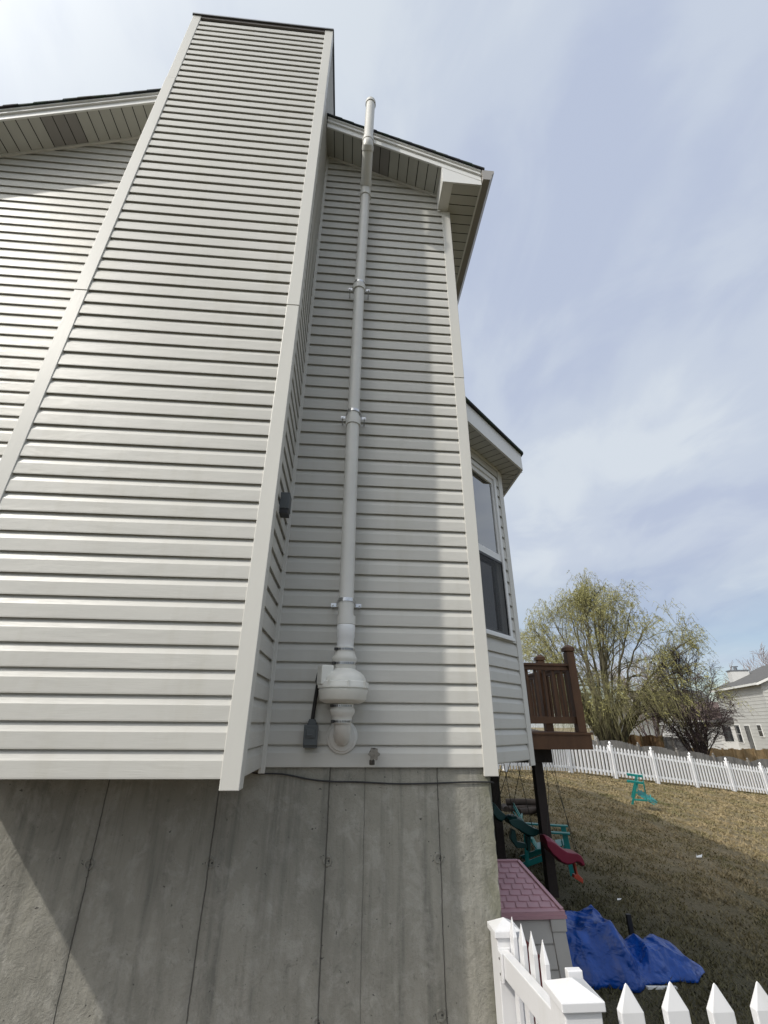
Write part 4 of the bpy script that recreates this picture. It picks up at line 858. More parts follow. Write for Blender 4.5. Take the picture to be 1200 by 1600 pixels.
# ------------------------------------------------------------------ blue tarp
def tarp():
    nx, ny = 170, 120; v = []; f = []
    def itp(x, P):
        for (a, p), (b, q) in zip(P, P[1:]):
            if x <= b: return p + (q - p) * max(0, (x - a) / (b - a)) ** 1.0
        return P[-1][1]
    NE = [(.88, 2.36), (1.2, 2.27), (1.5, 2.30), (1.78, 2.44), (2.1, 2.56), (2.4, 2.66), (2.62, 2.86)]; FE = [(.88, 3.2), (1.5, 3.3), (1.9, 3.15), (2.3, 3.2), (2.62, 2.98)]
    HT = [(.88, .20), (1.0, .27), (1.3, .34), (1.56, .38), (1.65, .31), (1.74, .13), (1.84, .10), (1.96, .18), (2.15, .21), (2.36, .15), (2.5, .08), (2.62, .02)]
    for j in range(ny + 1):
        for i in range(nx + 1):
            u, w = i / nx, j / ny; x = .88 + u * 1.74; n1 = mnoise.noise(Vector((x * 4, 0, 1))); n2 = mnoise.noise(Vector((x * 4, 5, 1)))
            ylo = itp(x, NE) + .06 * n1; yhi = itp(x, FE) + .08 * n2; y = ylo + w * (yhi - ylo)
            prof = min(1, (w / .20)) ** .8 if w < .5 else min(1, (1 - w) / .42) ** .7
            h = itp(x, HT) * prof; k = min(1, .25 + prof) * min(1, (2.66 - x) * 3)
            fold = lambda fx, fy, o_: abs(mnoise.noise(Vector((x * fx, (y + .6 * h) * fy, o_))))
            h += k * (.050 * (.20 - fold(2.6, 3.0, 3)) + .060 * (.22 - fold(4.6, 4.0, 8)) + .022 * (.22 - fold(9, 8, 5)) + .006 * (.22 - fold(22, 20, 15)))
            yy = y + k * (.07 * (.25 - fold(4, 4, 21)) + .04 * (.25 - fold(9, 8, 4)))
            if j == 0: h = .0
            v.append((x + .03 * mnoise.noise(Vector((y * 6, x * 3, 4))), yy, GZ(x, y) + .02 + max(h, -.01)))
    for j in range(ny):
        for i in range(nx): f.append((j * (nx + 1) + i, j * (nx + 1) + i + 1, (j + 1) * (nx + 1) + i + 1, (j + 1) * (nx + 1) + i))
    mb = MB(); mb.add(v, f, False); o = mb.build('tarp', 'tarp', fix=False)
    for p_ in o.data.polygons: p_.use_smooth = True
    o.data.set_sharp_from_angle(angle=R(32))
    m = o.modifiers.new('thickness', 'SOLIDIFY'); m.thickness = .003
    tag(o, 'crumpled bright blue tarp heaped over things on the grass', 'tarp')
tarp()
mb = MB(); gx = GZ(2.13, 3.26); mb.box(2.105, 2.155, 3.24, 3.275, gx - .1, -1.675); tag(mb.build('stake', 'black_plastic', None, .003), 'short black post standing in the lawn behind the blue tarp', 'post')
mb = MB(); mb.bar((1.75, 2.42, GZ(1.75, 2.42) + .02), (2.08, 2.50, GZ(2.1, 2.5) + .02), .03, .02); tag(mb.build('plank_scrap', 'litter', None, .003), 'short pale board end poking out from under the tarp', 'board')
for i, (x_, y_, l_) in enumerate(((5.745, 7.079, 'white paper scrap lying alone on the sunlit lawn'), (2.62, 4.35, 'tiny pale scrap on the shaded grass, beyond the blue tarp'))):
    mb = MB(); z_ = GZ(x_, y_) + .035; s_ = .075 if i == 0 else .035
    mb.add([(x_ - s_, y_, z_), (x_ + s_ * .2, y_ - s_ * .5, z_ + .01), (x_ + s_, y_ + s_ * .2, z_ + .045 * (1 - i * .6)), (x_ - s_ * .3, y_ + s_ * .6, z_ + .015), (x_ - s_ * .6, y_ + s_ * .2, z_ + .06 * (1 - i * .6))], [(0, 1, 2, 3), (0, 3, 4)])
    tag(mb.build('paper_scrap', 'litter'), l_, 'litter', 'pale scraps on the lawn')

# ------------------------------------------------------------------ deck
dk = thing('deck', 'raised dark stained wooden deck with baluster railing behind the house', 'deck', (1.2, 5.5, GZ(1.2, 5.5)))
DY0, DY1, DX1, DZ = 3.60, 7.6, 2.23, .135
def support(x, y, w, zt):
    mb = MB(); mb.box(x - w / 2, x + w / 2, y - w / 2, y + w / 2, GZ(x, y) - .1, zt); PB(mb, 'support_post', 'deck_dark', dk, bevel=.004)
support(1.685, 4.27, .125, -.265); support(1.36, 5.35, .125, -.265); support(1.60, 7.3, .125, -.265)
for y_, x1_ in ((4.27, 1.90), (5.35, 1.85), (7.3, 1.95)):
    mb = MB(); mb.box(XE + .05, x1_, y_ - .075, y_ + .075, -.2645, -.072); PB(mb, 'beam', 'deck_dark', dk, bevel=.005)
mb = MB(); mb.box(XE + .03, DX1, DY0, DY0 + .04, -.070, DZ - .028); mb.box(DX1 - .04, DX1, DY0 + .0405, DY1, -.070, DZ - .028); PB(mb, 'rim_joist', 'deck_wood', dk, bevel=.003)
mb = MB()
x = 0.1
while x < DX1 - .1: mb.box(x, x + .038, DY0 + .041, DY1, -.070, DZ - .029); x += .40
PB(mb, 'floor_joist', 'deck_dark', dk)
mb = MB(); y = DY0 - .02
while y < DY1: mb.box(XE + .03, DX1 + .02, y, y + .137, DZ - .027, DZ); y += .143
PB(mb, 'decking', 'deck_wood', dk)
def rail_post(x, y, zt=1.19, w=.115):
    mb = MB(); mb.box(x - w / 2, x + w / 2, y - w / 2, y + w / 2, DZ + .001, zt); o = PB(mb, 'rail_post', 'deck_wood', dk, bevel=.004)
    mb = MB(); c = w / 2 + .013; mb.box(x - c, x + c, y - c, y + c, zt + .012, zt + .06); mb.box(x - w / 2 + .008, x + w / 2 - .008, y - w / 2 + .008, y + w / 2 - .008, zt + .001, zt + .0115)
    q = c; r_ = .022; zt += .0605; mb.add([(x - q, y - q, zt), (x + q, y - q, zt), (x + q, y + q, zt), (x - q, y + q, zt), (x - r_, y - r_, zt + .042), (x + r_, y - r_, zt + .042), (x + r_, y + r_, zt + .042), (x - r_, y + r_, zt + .042)], [(0, 1, 5, 4), (1, 2, 6, 5), (2, 3, 7, 6), (3, 0, 4, 7), (4, 5, 6, 7)])
    k = mb.build('post_cap', 'deck_wood', None, .005); k.parent = o
rail_post(2.125, DY0 + .06); rail_post(2.125, 4.72); rail_post(2.125, DY1 - .06)
def railing(a, b):
    a = Vector(a); b = Vector(b); d = (b - a).normalized(); nn = Vector((-d.y, d.x, 0))
    mb = MB(); mb.bar((a.x, a.y, 1.012), (b.x, b.y, 1.012), .088, .036); mb.bar((a.x, a.y, .965), (b.x, b.y, .965), .036, .055); PB(mb, 'top_rail', 'deck_wood', dk, bevel=.003)
    mb = MB(); mb.bar((a.x, a.y, .285), (b.x, b.y, .285), .036, .085); PB(mb, 'bottom_rail', 'deck_wood', dk, bevel=.003)
    L_ = (b - a).length; k = .09
    while k < L_ - .03:
        p = a + d * k - nn * .038; mb = MB(); mb.bar((p.x, p.y, .245), (p.x, p.y, .992), .036, .036, (d.x, d.y, 0)); PB(mb, 'baluster', 'deck_wood', dk); k += .128
railing((2.07, DY0 + .06, 0), (.35, DY0 + .06, 0)); railing((2.125, 3.73, 0), (2.125, 4.65, 0)); railing((2.125, 4.79, 0), (2.125, 7.48, 0))

# ------------------------------------------------------------------ swings under the deck
def swing(name, label, poly, y0, y1, mat, ropes, extra=(), ropemat='rope', rr=.0045):
    c = Vector((sum(p[0] for p in poly) / len(poly), (y0 + y1) / 2, min(p[1] for p in poly)))
    t = thing(name, label, 'swing', c, 0, 'swings hanging under the deck')
    mb = MB(); n = len(poly); m_ = 5
    cen = (sum(p[0] for p in poly) / n, sum(p[1] for p in poly) / n); vs = []
    for j in range(m_ + 1):
        w = j / m_; s = 1 - .22 * abs(2 * w - 1) ** 3
        for p in poly: vs.append((cen[0] + (p[0] - cen[0]) * (1 - .03 * abs(2 * w - 1)), y0 + (y1 - y0) * w, cen[1] + (p[1] - cen[1]) * s))
    fs = [(j * n + k, j * n + (k + 1) % n, (j + 1) * n + (k + 1) % n, (j + 1) * n + k) for j in range(m_) for k in range(n)] + [tuple(range(n)), tuple(m_ * n + k for k in range(n))]
    mb.add(vs, fs); PB(mb, 'seat', mat, t, bevel=.008)
    for nm, pl, a, b, mt in extra:
        mb = MB(); mb.prism(pl, (0, 0, 0), (1, 0, 0), (0, 0, 1), (0, 1, 0), a, b); PB(mb, nm, mt, t, bevel=.006)
    for r_ in ropes:
        mb = MB(); mb.tube(r_, rr, 6); PB(mb, 'rope', ropemat, t)
swing('glider_swing', 'dark red plastic swing hanging in front of the nearest deck post', [(1.494, -1.052), (1.56, -1.068), (1.61, -1.10), (1.69, -1.17), (1.76, -1.215), (1.83, -1.228), (1.89, -1.235), (1.93, -1.26), (1.955, -1.31), (1.966, -1.385), (1.935, -1.385), (1.905, -1.345), (1.86, -1.335), (1.80, -1.362), (1.73, -1.365), (1.661, -1.335), (1.61, -1.28), (1.56, -1.235), (1.50, -1.14)], 3.78, 4.02, 'swing_red',
      [[(1.78, 4.18, -.20), (1.70, 4.0, -.60), (1.56, 3.9, -1.07)], [(1.83, 4.2, -.20), (1.92, 3.86, -1.25)], [(1.88, 4.2, -.20), (1.95, 4.0, -1.28)]],
      [('foot_rest', [(1.850, -1.33), (1.875, -1.335), (1.885, -1.46), (1.946, -1.515), (1.935, -1.56), (1.905, -1.545), (1.828, -1.50), (1.84, -1.47), (1.868, -1.465)], 3.86, 3.93, 'orange_red')], 'rope', .0035)
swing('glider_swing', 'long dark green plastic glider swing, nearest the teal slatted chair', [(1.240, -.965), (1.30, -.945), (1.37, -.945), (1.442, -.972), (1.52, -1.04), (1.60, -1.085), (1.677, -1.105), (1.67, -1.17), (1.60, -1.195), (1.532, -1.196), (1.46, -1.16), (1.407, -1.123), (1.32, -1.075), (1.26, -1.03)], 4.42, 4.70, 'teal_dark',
      [[(1.18, 4.28, -.265), (1.03, 4.5, -.95)], [(1.20, 4.28, -.265), (1.34, 4.5, -.95)], [(1.47, 4.28, -.265), (1.30, 4.5, -.95)], [(1.40, 4.28, -.265), (1.60, 4.5, -1.09)]],
      [('foot_rest', [(1.30, -1.10), (1.35, -1.12), (1.36, -1.25), (1.49, -1.275), (1.49, -1.325), (1.35, -1.325), (1.27, -1.22)], 4.5, 4.58, 'teal_dark'), ('guard', [(1.50, -1.19), (1.56, -1.19), (1.54, -1.36), (1.50, -1.36)], 4.5, 4.58, 'teal_dark')])
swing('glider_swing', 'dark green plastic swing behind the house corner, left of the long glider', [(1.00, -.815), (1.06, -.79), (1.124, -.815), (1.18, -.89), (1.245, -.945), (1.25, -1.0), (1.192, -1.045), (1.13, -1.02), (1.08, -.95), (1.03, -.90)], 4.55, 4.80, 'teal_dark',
      [[(1.08, 4.28, -.265), (1.02, 4.6, -.82)], [(1.10, 4.28, -.265), (1.19, 4.6, -.92)], [(1.30, 4.28, -.265), (1.12, 4.6, -.88)]])
swing('bucket_swing', 'red plastic bucket swing half hidden by the foundation corner', [(.83, -.82), (.95, -.80), (1.03, -.86), (1.03, -1.0), (.95, -1.05), (.84, -1.03)], 4.5, 4.72, 'maroon', [[(.86, 4.28, -.265), (.80, 4.55, -.84)], [(.88, 4.28, -.265), (1.0, 4.55, -.84)]])
# steel tricycle-like handle ring hanging below the glider
# ------------------------------------------------------------------ plastic lawn chairs
def make_chair(label, loc, rot, mat='teal', group='teal plastic lawn chairs', s=1.0):
    t = thing('lawn_chair', label, 'chair', loc, 0, group); t.rotation_euler = rot; t.scale = (s, s, s)
    def B(mb, name, bev=.004):
        o = mb.build(name, mat, None, bev); o.parent = t; return o
    # local: x = facing forward, y = left
    for k in range(5):
        y0 = -.25 + k * .102; top = .92 - .035 * abs(k - 2) ** 1.6; mb = MB()
        a = Vector((-.10, y0 * .82 + .042, .30)); b = Vector((-.42, y0 * 1.06 + .048, top)); d = (b - a).normalized(); nn = Vector((d.z, 0, -d.x))
        w0, w1 = .040, .047; vs = []
        for P_, w_ in ((a, w0), (a.lerp(b, .85), w1), (b, w1 * .45)):
            for i, j in ((-1, -1), (1, -1), (1, 1), (-1, 1)): vs.append(P_ + Vector((0, i * w_, 0)) + nn * j * .009)
        mb.add(vs, [(0, 1, 2, 3), (11, 10, 9, 8)] + [(q * 4 + i, (q + 1) * 4 + i, (q + 1) * 4 + (i + 1) % 4, q * 4 + (i + 1) % 4) for q in (0, 1) for i in range(4)]); B(mb, 'back_slat')
    mb = MB(); mb.bar((-.16, -.26, .42), (-.16, .26, .42), .03, .05); mb.bar((-.30, -.27, .70), (-.30, .27, .70), .025, .05); B(mb, 'back_brace')
    for k in range(5):
        x0 = -.08 + k * .115; z0 = .30 + k * .022; mb = MB(); mb.bar((x0, -.25, z0), (x0, .25, z0), .098, .018, (-.19, 0, 1)); B(mb, 'seat_slat')
    for sd in (-1, 1):
        mb = MB(); mb.box(-.26, .46, sd * .315 - .055, sd * .315 + .055, .555, .578); B(mb, 'armrest')
        mb = MB(); mb.bar((.42, sd * .285, .0), (.38, sd * .285, .554), .035, .085, (1, 0, 0)); B(mb, 'leg')
        mb = MB(); mb.bar((-.46, sd * .265, .03), (.42, sd * .265, .36), .03, .075); B(mb, 'leg')
        mb = MB(); mb.bar((-.27, sd * .275, .09), (-.25, sd * .285, .554), .03, .06, (1, 0, 0)); B(mb, 'arm_support')
    return t
make_chair('teal slatted lawn chair standing upright under the deck, behind the swings', (2.0, 5.25, GZ(2.0, 5.25)), (0, 0, R(-22)), s=.9)
make_chair('teal slatted lawn chair lying tipped over on the open lawn', (7.15, 11.55, GZ(7.2, 11.6) + .43), Matrix(((-.17, -.47, .86), (-.29, -.80, -.50), (.94, -.34, -.02))).to_euler(), s=.72)
# logs by the fire ring
t = thing('log_pile', 'low pile of dark logs on the grass beyond the swings', 'logs', (3.0, 8.7, GZ(3.0, 8.7)))
for i, (dx, dy, dz, a, l_, r_) in enumerate(((0, 0, .07, 10, .8, .07), (-.1, .16, .07, -15, .7, .065), (.05, -.15, .06, 25, .6, .06), (.0, .08, .19, -5, .75, .065), (.35, -.1, .08, 60, .5, .07), (-.45, .0, .08, 80, .45, .075))):
    mb = MB(); a = R(a); c = Vector((3.0 + dx, 8.7 + dy, GZ(3, 8.7) + dz)); d = Vector((math.cos(a), math.sin(a), 0)) * l_ / 2; mb.tube([c - d, c + d * .1, c + d], [r_, r_ * 1.06, r_ * .92], 10); PB(mb, 'log', 'log', t)

# ------------------------------------------------------------------ far white picket fence
FP = [(.6, 11.6), (4.46, 14.37), (7.77, 16.54), (18.29, 19.52), (24.6, 21.3)]
ff = thing('picket_fence', 'long white vinyl picket fence along the far edge of the lawn', 'fence', (9, 16.9, GZ(9, 16.9)))
def far_fence():
    H = 1.14; cnt = 0
    for (xa, ya), (xb, yb) in zip(FP, FP[1:]):
        a = Vector((xa, ya, 0)); b = Vector((xb, yb, 0)); L_ = (b - a).length; d = (b - a).normalized(); n = max(1, round(L_ / 2.19)); pl = L_ / n
        nn = Vector((-d.y, d.x, 0))
        for i in range(n):
            p = a + d * pl * i; q = a + d * pl * (i + 1); gp_, gq = GZ(p.x, p.y), GZ(q.x, q.y)
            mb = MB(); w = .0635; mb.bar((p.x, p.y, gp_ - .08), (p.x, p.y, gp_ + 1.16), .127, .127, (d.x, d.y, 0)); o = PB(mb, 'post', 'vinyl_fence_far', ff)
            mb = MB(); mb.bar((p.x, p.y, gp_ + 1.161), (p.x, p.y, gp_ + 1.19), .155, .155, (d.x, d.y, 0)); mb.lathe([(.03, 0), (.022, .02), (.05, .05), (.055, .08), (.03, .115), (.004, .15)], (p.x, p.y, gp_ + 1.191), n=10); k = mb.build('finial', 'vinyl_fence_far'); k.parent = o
            mb = MB()
            for hz_ in (.22, .93): mb.bar((p.x, p.y, gp_ + hz_), (q.x, q.y, gq + hz_), .04, .085)
            PB(mb, 'rail', 'vinyl_fence_far', ff)
            if p.x > 3.3 and cnt < 99:
                for k in range(11):
                    s = (k + 1) / 12; c = p.lerp(q, s) - nn * .035; g = gp_ + (gq - gp_) * s
                    if cnt >= 99: break
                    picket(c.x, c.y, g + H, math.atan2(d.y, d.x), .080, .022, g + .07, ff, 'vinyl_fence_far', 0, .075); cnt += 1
            else:
                mb = MB()
                for k in range(11):
                    s = (k + 1) / 12; c = p.lerp(q, s) - nn * .035; g = gp_ + (gq - gp_) * s
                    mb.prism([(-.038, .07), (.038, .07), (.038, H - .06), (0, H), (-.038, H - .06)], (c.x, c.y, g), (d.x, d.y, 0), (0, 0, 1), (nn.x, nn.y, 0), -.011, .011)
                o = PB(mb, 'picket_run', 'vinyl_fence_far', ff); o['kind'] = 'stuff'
far_fence()
# grey scalloped board fence just behind it
sf = thing('board_fence', 'weathered grey scalloped board fence just behind the white pickets', 'fence', (12, 19.3, GZ(12, 19.3)))
def scallop():
    a0 = Vector((5.5, 16.95, 0)); b0 = Vector((27.0, 23.1, 0)); d = (b0 - a0).normalized(); L_ = (b0 - a0).length; n = int(L_ / 2.3)
    nn = Vector((-d.y, d.x, 0))
    for i in range(n):
        mb = MB(); m_ = 16
        for k in range(m_):
            s = (i + (k + .5) / m_) * 2.3; c = a0 + d * s; g = GZ(c.x, c.y); h = 1.20 + .13 * math.sin(math.pi * (k + .5) / m_) + random.uniform(-.01, .01)
            mb.bar((c.x, c.y, g + .03), (c.x, c.y, g + h), .132, .018, (-nn.x, -nn.y, 0))
        PB(mb, 'board_panel', 'fence_grey', sf)
        c = a0 + d * i * 2.3; g = GZ(c.x, c.y); mb = MB(); mb.bar((c.x, c.y, g), (c.x, c.y, g + 1.30), .1, .1, (d.x, d.y, 0)); mb.lathe([(.03, 0), (.045, .04), (.03, .08), (.004, .1)], (c.x, c.y, g + 1.30), n=8); PB(mb, 'fence_post', 'fence_grey', sf)
scallop()
# brown board fence beyond
bf = thing('board_fence', 'taller golden brown board fence in front of the far grey house', 'fence', (18, 28.2, -2))
for (xa, ya, xb, yb, zt, mt) in ((16.2, 28.3, 19.5, 28.0, -.36, 'fence_brown'), (19.5, 28.0, 21.3, 28.1, -.46, 'fence_grey'), (21.3, 28.1, 26.5, 27.2, -1.1, 'dry_brush')):
    a = Vector((xa, ya, 0)); b = Vector((xb, yb, 0)); d = (b - a).normalized(); L_ = (b - a).length; n = int(L_ / .15); mb = MB()
    for k in range(n):
        c = a + d * (k + .5) * .15; mb.bar((c.x, c.y, -2.5), (c.x, c.y, zt + .04 * math.sin(k * .9) + random.uniform(-.02, .02)), .142, .02 + random.uniform(0, .01), (-d.y, d.x, 0))
    PB(mb, 'board_panel', mt, bf)
    for k in range(int(L_ / .62)):
        c = a + d * k * .62 - Vector((0, .06, 0)); mb = MB(); mb.bar((c.x, c.y, -2.5), (c.x, c.y, zt + .05), .09, .09, (d.x, d.y, 0)); PB(mb, 'fence_post', mt, bf)

# ------------------------------------------------------------------ trees
def grow(start, d0, length, r0, levels, spread, kids, droop, up, rnd, segs=7, out=None, lev=0, gnarl=.12):
    """recursive branch skeletons -> out[lev] = list of (pts, radii)"""
    p = Vector(start); d = Vector(d0).normalized(); pts = [p.copy()]; rad = [r0]; sl = length / segs
    for i in range(segs):
        d = (d + Vector((rnd.gauss(0, gnarl), rnd.gauss(0, gnarl), rnd.gauss(0, gnarl))) + Vector((0, 0, up[lev] - droop[lev] * (i / segs)))).normalized()
        p = p + d * sl; pts.append(p.copy()); rad.append(r0 * (1 - .82 * (i + 1) / segs) + .002)
    out.setdefault(lev, []).append((pts, rad))
    if lev + 1 < levels:
        n = kids[lev]
        for k in range(n):
            t = .22 + .76 * (k + rnd.random()) / n; i = min(int(t * segs), segs - 1); q = pts[i].lerp(pts[i + 1], t * segs - i); dd = (pts[i + 1] - pts[i]).normalized()
            ax = dd.cross(Vector((rnd.gauss(0, 1), rnd.gauss(0, 1), rnd.gauss(0, 1)))).normalized(); nd = Matrix.Rotation(R(spread[lev] * rnd.uniform(.6, 1.3)), 3, ax) @ dd
            grow(q, nd, length * rnd.uniform(.38, .62) * (1.15 - .4 * t), max(.003, rad[i] * .55), levels, spread, kids, droop, up, rnd, max(3, segs - 1), out, lev + 1, gnarl)
    return out
def tri_tubes(mb, items, n=3, rmin=0):
    for pts, rad in items: mb.tube(pts, [max(r, rmin) for r in rad], n, cap=False)
def leaves(name, mat, parent, items, per, size, rnd, hang=.5, asp=.3):
    V = []
    for pts, rad in items:
        for _ in range(per):
            i = rnd.randrange(len(pts) - 1); q = pts[i].lerp(pts[i + 1], rnd.random()); dd = Vector((rnd.gauss(0, .6), rnd.gauss(0, .6), rnd.gauss(0, .5) - hang)).normalized(); s = size * rnd.uniform(.6, 1.4)
            sd = dd.cross(Vector((rnd.gauss(0, 1), rnd.gauss(0, 1), rnd.gauss(0, 1)))).normalized() * s * asp; V += [q - sd * .2, q + dd * s * .5 + sd, q + dd * s, q + dd * s * .5 - sd]
    n = len(V) // 4; me = bpy.data.meshes.new(name); me.from_pydata([tuple(v) for v in V], [], [(4 * i, 4 * i + 1, 4 * i + 2, 4 * i + 3) for i in range(n)]); me.materials.append(M[mat]); o = bpy.data.objects.new(name, me); COL.objects.link(o); o.parent = parent; o.matrix_parent_inverse = inv(parent); return o
def bez(p0, p1, p2, p3, n):
    return [p0 * (1 - t) ** 3 + p1 * 3 * t * (1 - t) ** 2 + p2 * 3 * t * t * (1 - t) + p3 * t ** 3 for t in [i / n for i in range(n + 1)]]
def dome_tree(base, cz, rh, rv, rnd, limbs, subs, twigs, r0, droop, zmin, lift, tl=1.0, seed=0, wob=.10, stretch=lambda a: 1.0):
    """limbs arch from the base out to an uneven dome; branches and twigs fill towards its shell"""
    C_ = base + Vector((0, 0, cz)); out = {0: [], 1: [], 2: [], 3: []}
    def shell(a, e, f=1.0):
        k = f * (1 + .11 * mnoise.noise(Vector((math.cos(a) * 1.7, math.sin(a) * 1.7, e * 1.6 + seed)))+ .06 * mnoise.noise(Vector((math.cos(a) * 5, math.sin(a) * 5, e * 4 + seed)))) * stretch(a)
        return C_ + Vector((rh * k * math.cos(a) * math.cos(e), rh * k * math.sin(a) * math.cos(e), rv * k * math.sin(e)))
    def wobble(pts, amt):
        for i in range(1, len(pts)): pts[i] = pts[i] + Vector((rnd.gauss(0, amt), rnd.gauss(0, amt), rnd.gauss(0, amt)))
        return pts
    for k in range(limbs):
        a = 2 * math.pi * (k + rnd.uniform(-.35, .35)) / limbs * 2.0; e = R((80, 58, 40, 22, 8)[k % 5] + rnd.uniform(-8, 8)); tip = shell(a, e, .93)
        b0 = base + Vector((math.cos(a), math.sin(a), 0)) * r0 * 2.2; L_ = (tip - b0).length; hor = Vector((tip.x - b0.x, tip.y - b0.y, 0))
        c1 = b0 + Vector((0, 0, L_ * .36)) + hor * .14; c2 = b0 + hor * .62 + Vector((0, 0, (tip.z - b0.z) * lift + L_ * .12))
        pts = wobble(bez(b0, c1, c2, tip, 14), wob * .5); rr = r0 * rnd.uniform(.75, 1.15); rad = [rr * (1 - .93 * i / 14) + .006 for i in range(15)]; out[0].append((pts, rad))
        for j in range(subs):
            t = .22 + .72 * (j + rnd.random()) / subs; i = int(t * 14); q = pts[i]; d = (pts[min(i + 1, 14)] - pts[max(i - 1, 0)]).normalized()
            a2 = math.atan2(q.y - C_.y, q.x - C_.x) if (Vector((q.x - C_.x, q.y - C_.y))).length > .5 else a; a2 += rnd.gauss(0, .55); e2 = min(R(88), max(R(-8), math.asin(max(-1, min(1, (q - C_).normalized().z))) + rnd.gauss(.12, .30)))
            tp = shell(a2, e2, rnd.uniform(.82, 1.02)); L2 = (tp - q).length; tp = q + (tp - q) * min(1, 3.4 * rh / 5.7 / max(L2, .01)) if L2 > 3.4 * rh / 5.7 else tp; L2 = (tp - q).length
            n2 = 8; p2 = wobble(bez(q, q + d * L2 * .35, q + (tp - q) * .7 + Vector((0, 0, L2 * .14)), tp, n2), wob * .4); r2 = max(.008, rad[i] * .5); out[1].append((p2, [r2 * (1 - .85 * m / n2) + .003 for m in range(n2 + 1)]))
            for w in range(twigs):
                t3 = .15 + .85 * (w + rnd.random()) / twigs; i3 = min(int(t3 * n2), n2 - 1); q3 = p2[i3].lerp(p2[i3 + 1], t3 * n2 - i3); od = (q3 - C_).normalized()
                dr = ((p2[i3 + 1] - p2[i3]).normalized() * .7 + od * .6 + Vector((rnd.gauss(0, .5), rnd.gauss(0, .5), rnd.gauss(.1, .45)))).normalized(); L3 = tl * rnd.uniform(.6, 1.5)
                e3 = q3 + dr * L3 + Vector((0, 0, -droop * L3 * .5)); c3 = q3 + dr * L3 * .6 + Vector((0, 0, droop * L3 * .18)); p3 = [q3, q3.lerp(c3, .55), c3, c3.lerp(e3, .6), e3]; p3 = wobble(p3, wob * .12)
                out[2].append((p3, [.008, .0065, .005, .004, .003]))
                for m in range(3):
                    q4 = p3[1 + m]; d4 = (dr + Vector((rnd.gauss(0, .6), rnd.gauss(0, .6), rnd.gauss(0, .5)))).normalized(); L4 = L3 * rnd.uniform(.3, .6); e4 = q4 + d4 * L4 + Vector((0, 0, -droop * L4 * .9)); out[3].append(([q4, q4 + d4 * L4 * .55, e4], [.005, .004, .0025]))
    return out, C_
def willow():
    rnd = random.Random(11); base = Vector((14.9, 26.3, -2.15)); t = thing('willow_tree', 'big round willow with many stems and thin yellow green new leaves', 'tree', base)
    out, C_ = dome_tree(base, 4.6, 5.5, 6.0, rnd, 30, 11, 9, .115, .9, 0, .72, 1.0, 3, stretch=lambda a: 1 + .22 * max(0, math.cos(a + .5)) ** 2)
    tr = MB(); tri_tubes(tr, out[0], 8); PB(tr, 'trunk', 'bark', t)
    br = MB(); tri_tubes(br, out[1], 4, .009); o = br.build('branches', 'bark', None, fix=False); o.parent = t; o.matrix_parent_inverse = inv(t)
    tw = MB(); tri_tubes(tw, out[2], 3, .0065); tri_tubes(tw, out[3], 3, .0045); o = tw.build('twigs', 'willow_twig', None, fix=False); o.parent = t; o.matrix_parent_inverse = inv(t)
    def dens(it):
        v = it[0][-1] - C_; k = math.sqrt((v.x / 5.5) ** 2 + (v.y / 5.5) ** 2 + (v.z / 6.1) ** 2); n_ = mnoise.noise(it[0][-1] * .55)
        lowf = max(0, min(1, (it[0][-1].z - base.z - 1.8) / 3.0)) 
        return rnd.random() < max(.03, min(1, ((k - .55) * 2.4 + n_ * .9)) * lowf)
    leaves('crown', 'willow_leaf', t, [i for i in out[3] if dens(i)], 14, .092, rnd, .5, .13); leaves('crown', 'willow_leaf', t, [i for i in out[2] if dens(i)], 14, .092, rnd, .4, .13)
willow()
def dark_tree():
    rnd = random.Random(5); base = Vector((18.5, 23.6, -2.3)); t = thing('bare_tree', 'dark leafless tree with dense purple brown twigs, between the willow and right neighbour house', 'tree', base)
    out, C_ = dome_tree(base, 3.6, 2.4, 3.2, rnd, 26, 10, 7, .046, .0, 0, .62, .48, 2, .07)
    tr = MB(); tri_tubes(tr, out[0], 7); PB(tr, 'trunk', 'bark_dark', t)
    br = MB(); tri_tubes(br, out[1], 4, .010); o = br.build('branches', 'bark_dark', None, fix=False); o.parent = t; o.matrix_parent_inverse = inv(t)
    tw = MB(); tri_tubes(tw, out[2], 3, .0065); tri_tubes(tw, out[3], 3, .005); o = tw.build('twigs', 'twig_dark', None, fix=False); o.parent = t; o.matrix_parent_inverse = inv(t)
dark_tree()
def bare(name, label, base, h, stems, mat_b, mat_t, seed, tilt=(8, 42), kids=(11, 7, 5), spread=(32, 34, 36), r=.06, upv=(.05, .06, .04, .02), group=None, gn=.07, rmin=.004, buds=0):
    rnd = random.Random(seed); base = Vector(base); t = thing(name, label, 'tree', base, 0, group); out = {}
    for k in range(stems):
        a = 2 * math.pi * (k + rnd.uniform(-.3, .3)) / stems; tl = R(rnd.uniform(*tilt)); d = Vector((math.sin(tl) * math.cos(a), math.sin(tl) * math.sin(a), math.cos(tl)))
        grow(base + Vector((math.cos(a), math.sin(a), 0)) * .08, d, h * rnd.uniform(.75, 1.05), r * rnd.uniform(.7, 1.1), 4, spread, kids, (0, 0, 0, 0), upv, rnd, 7, out, 0, gn)
    tr = MB(); tri_tubes(tr, out[0], 6); tri_tubes(tr, out[1], 4, rmin); PB(tr, 'trunk', mat_b, t)
    tw = MB(); tri_tubes(tw, out[2], 3, rmin); tri_tubes(tw, out[3], 3, rmin); o = tw.build('crown', mat_t, None, fix=False); o.parent = t; o.matrix_parent_inverse = inv(t)
    if buds: leaves('buds', mat_t, t, out[3], buds, .05, rnd, 0, .5)
    return t
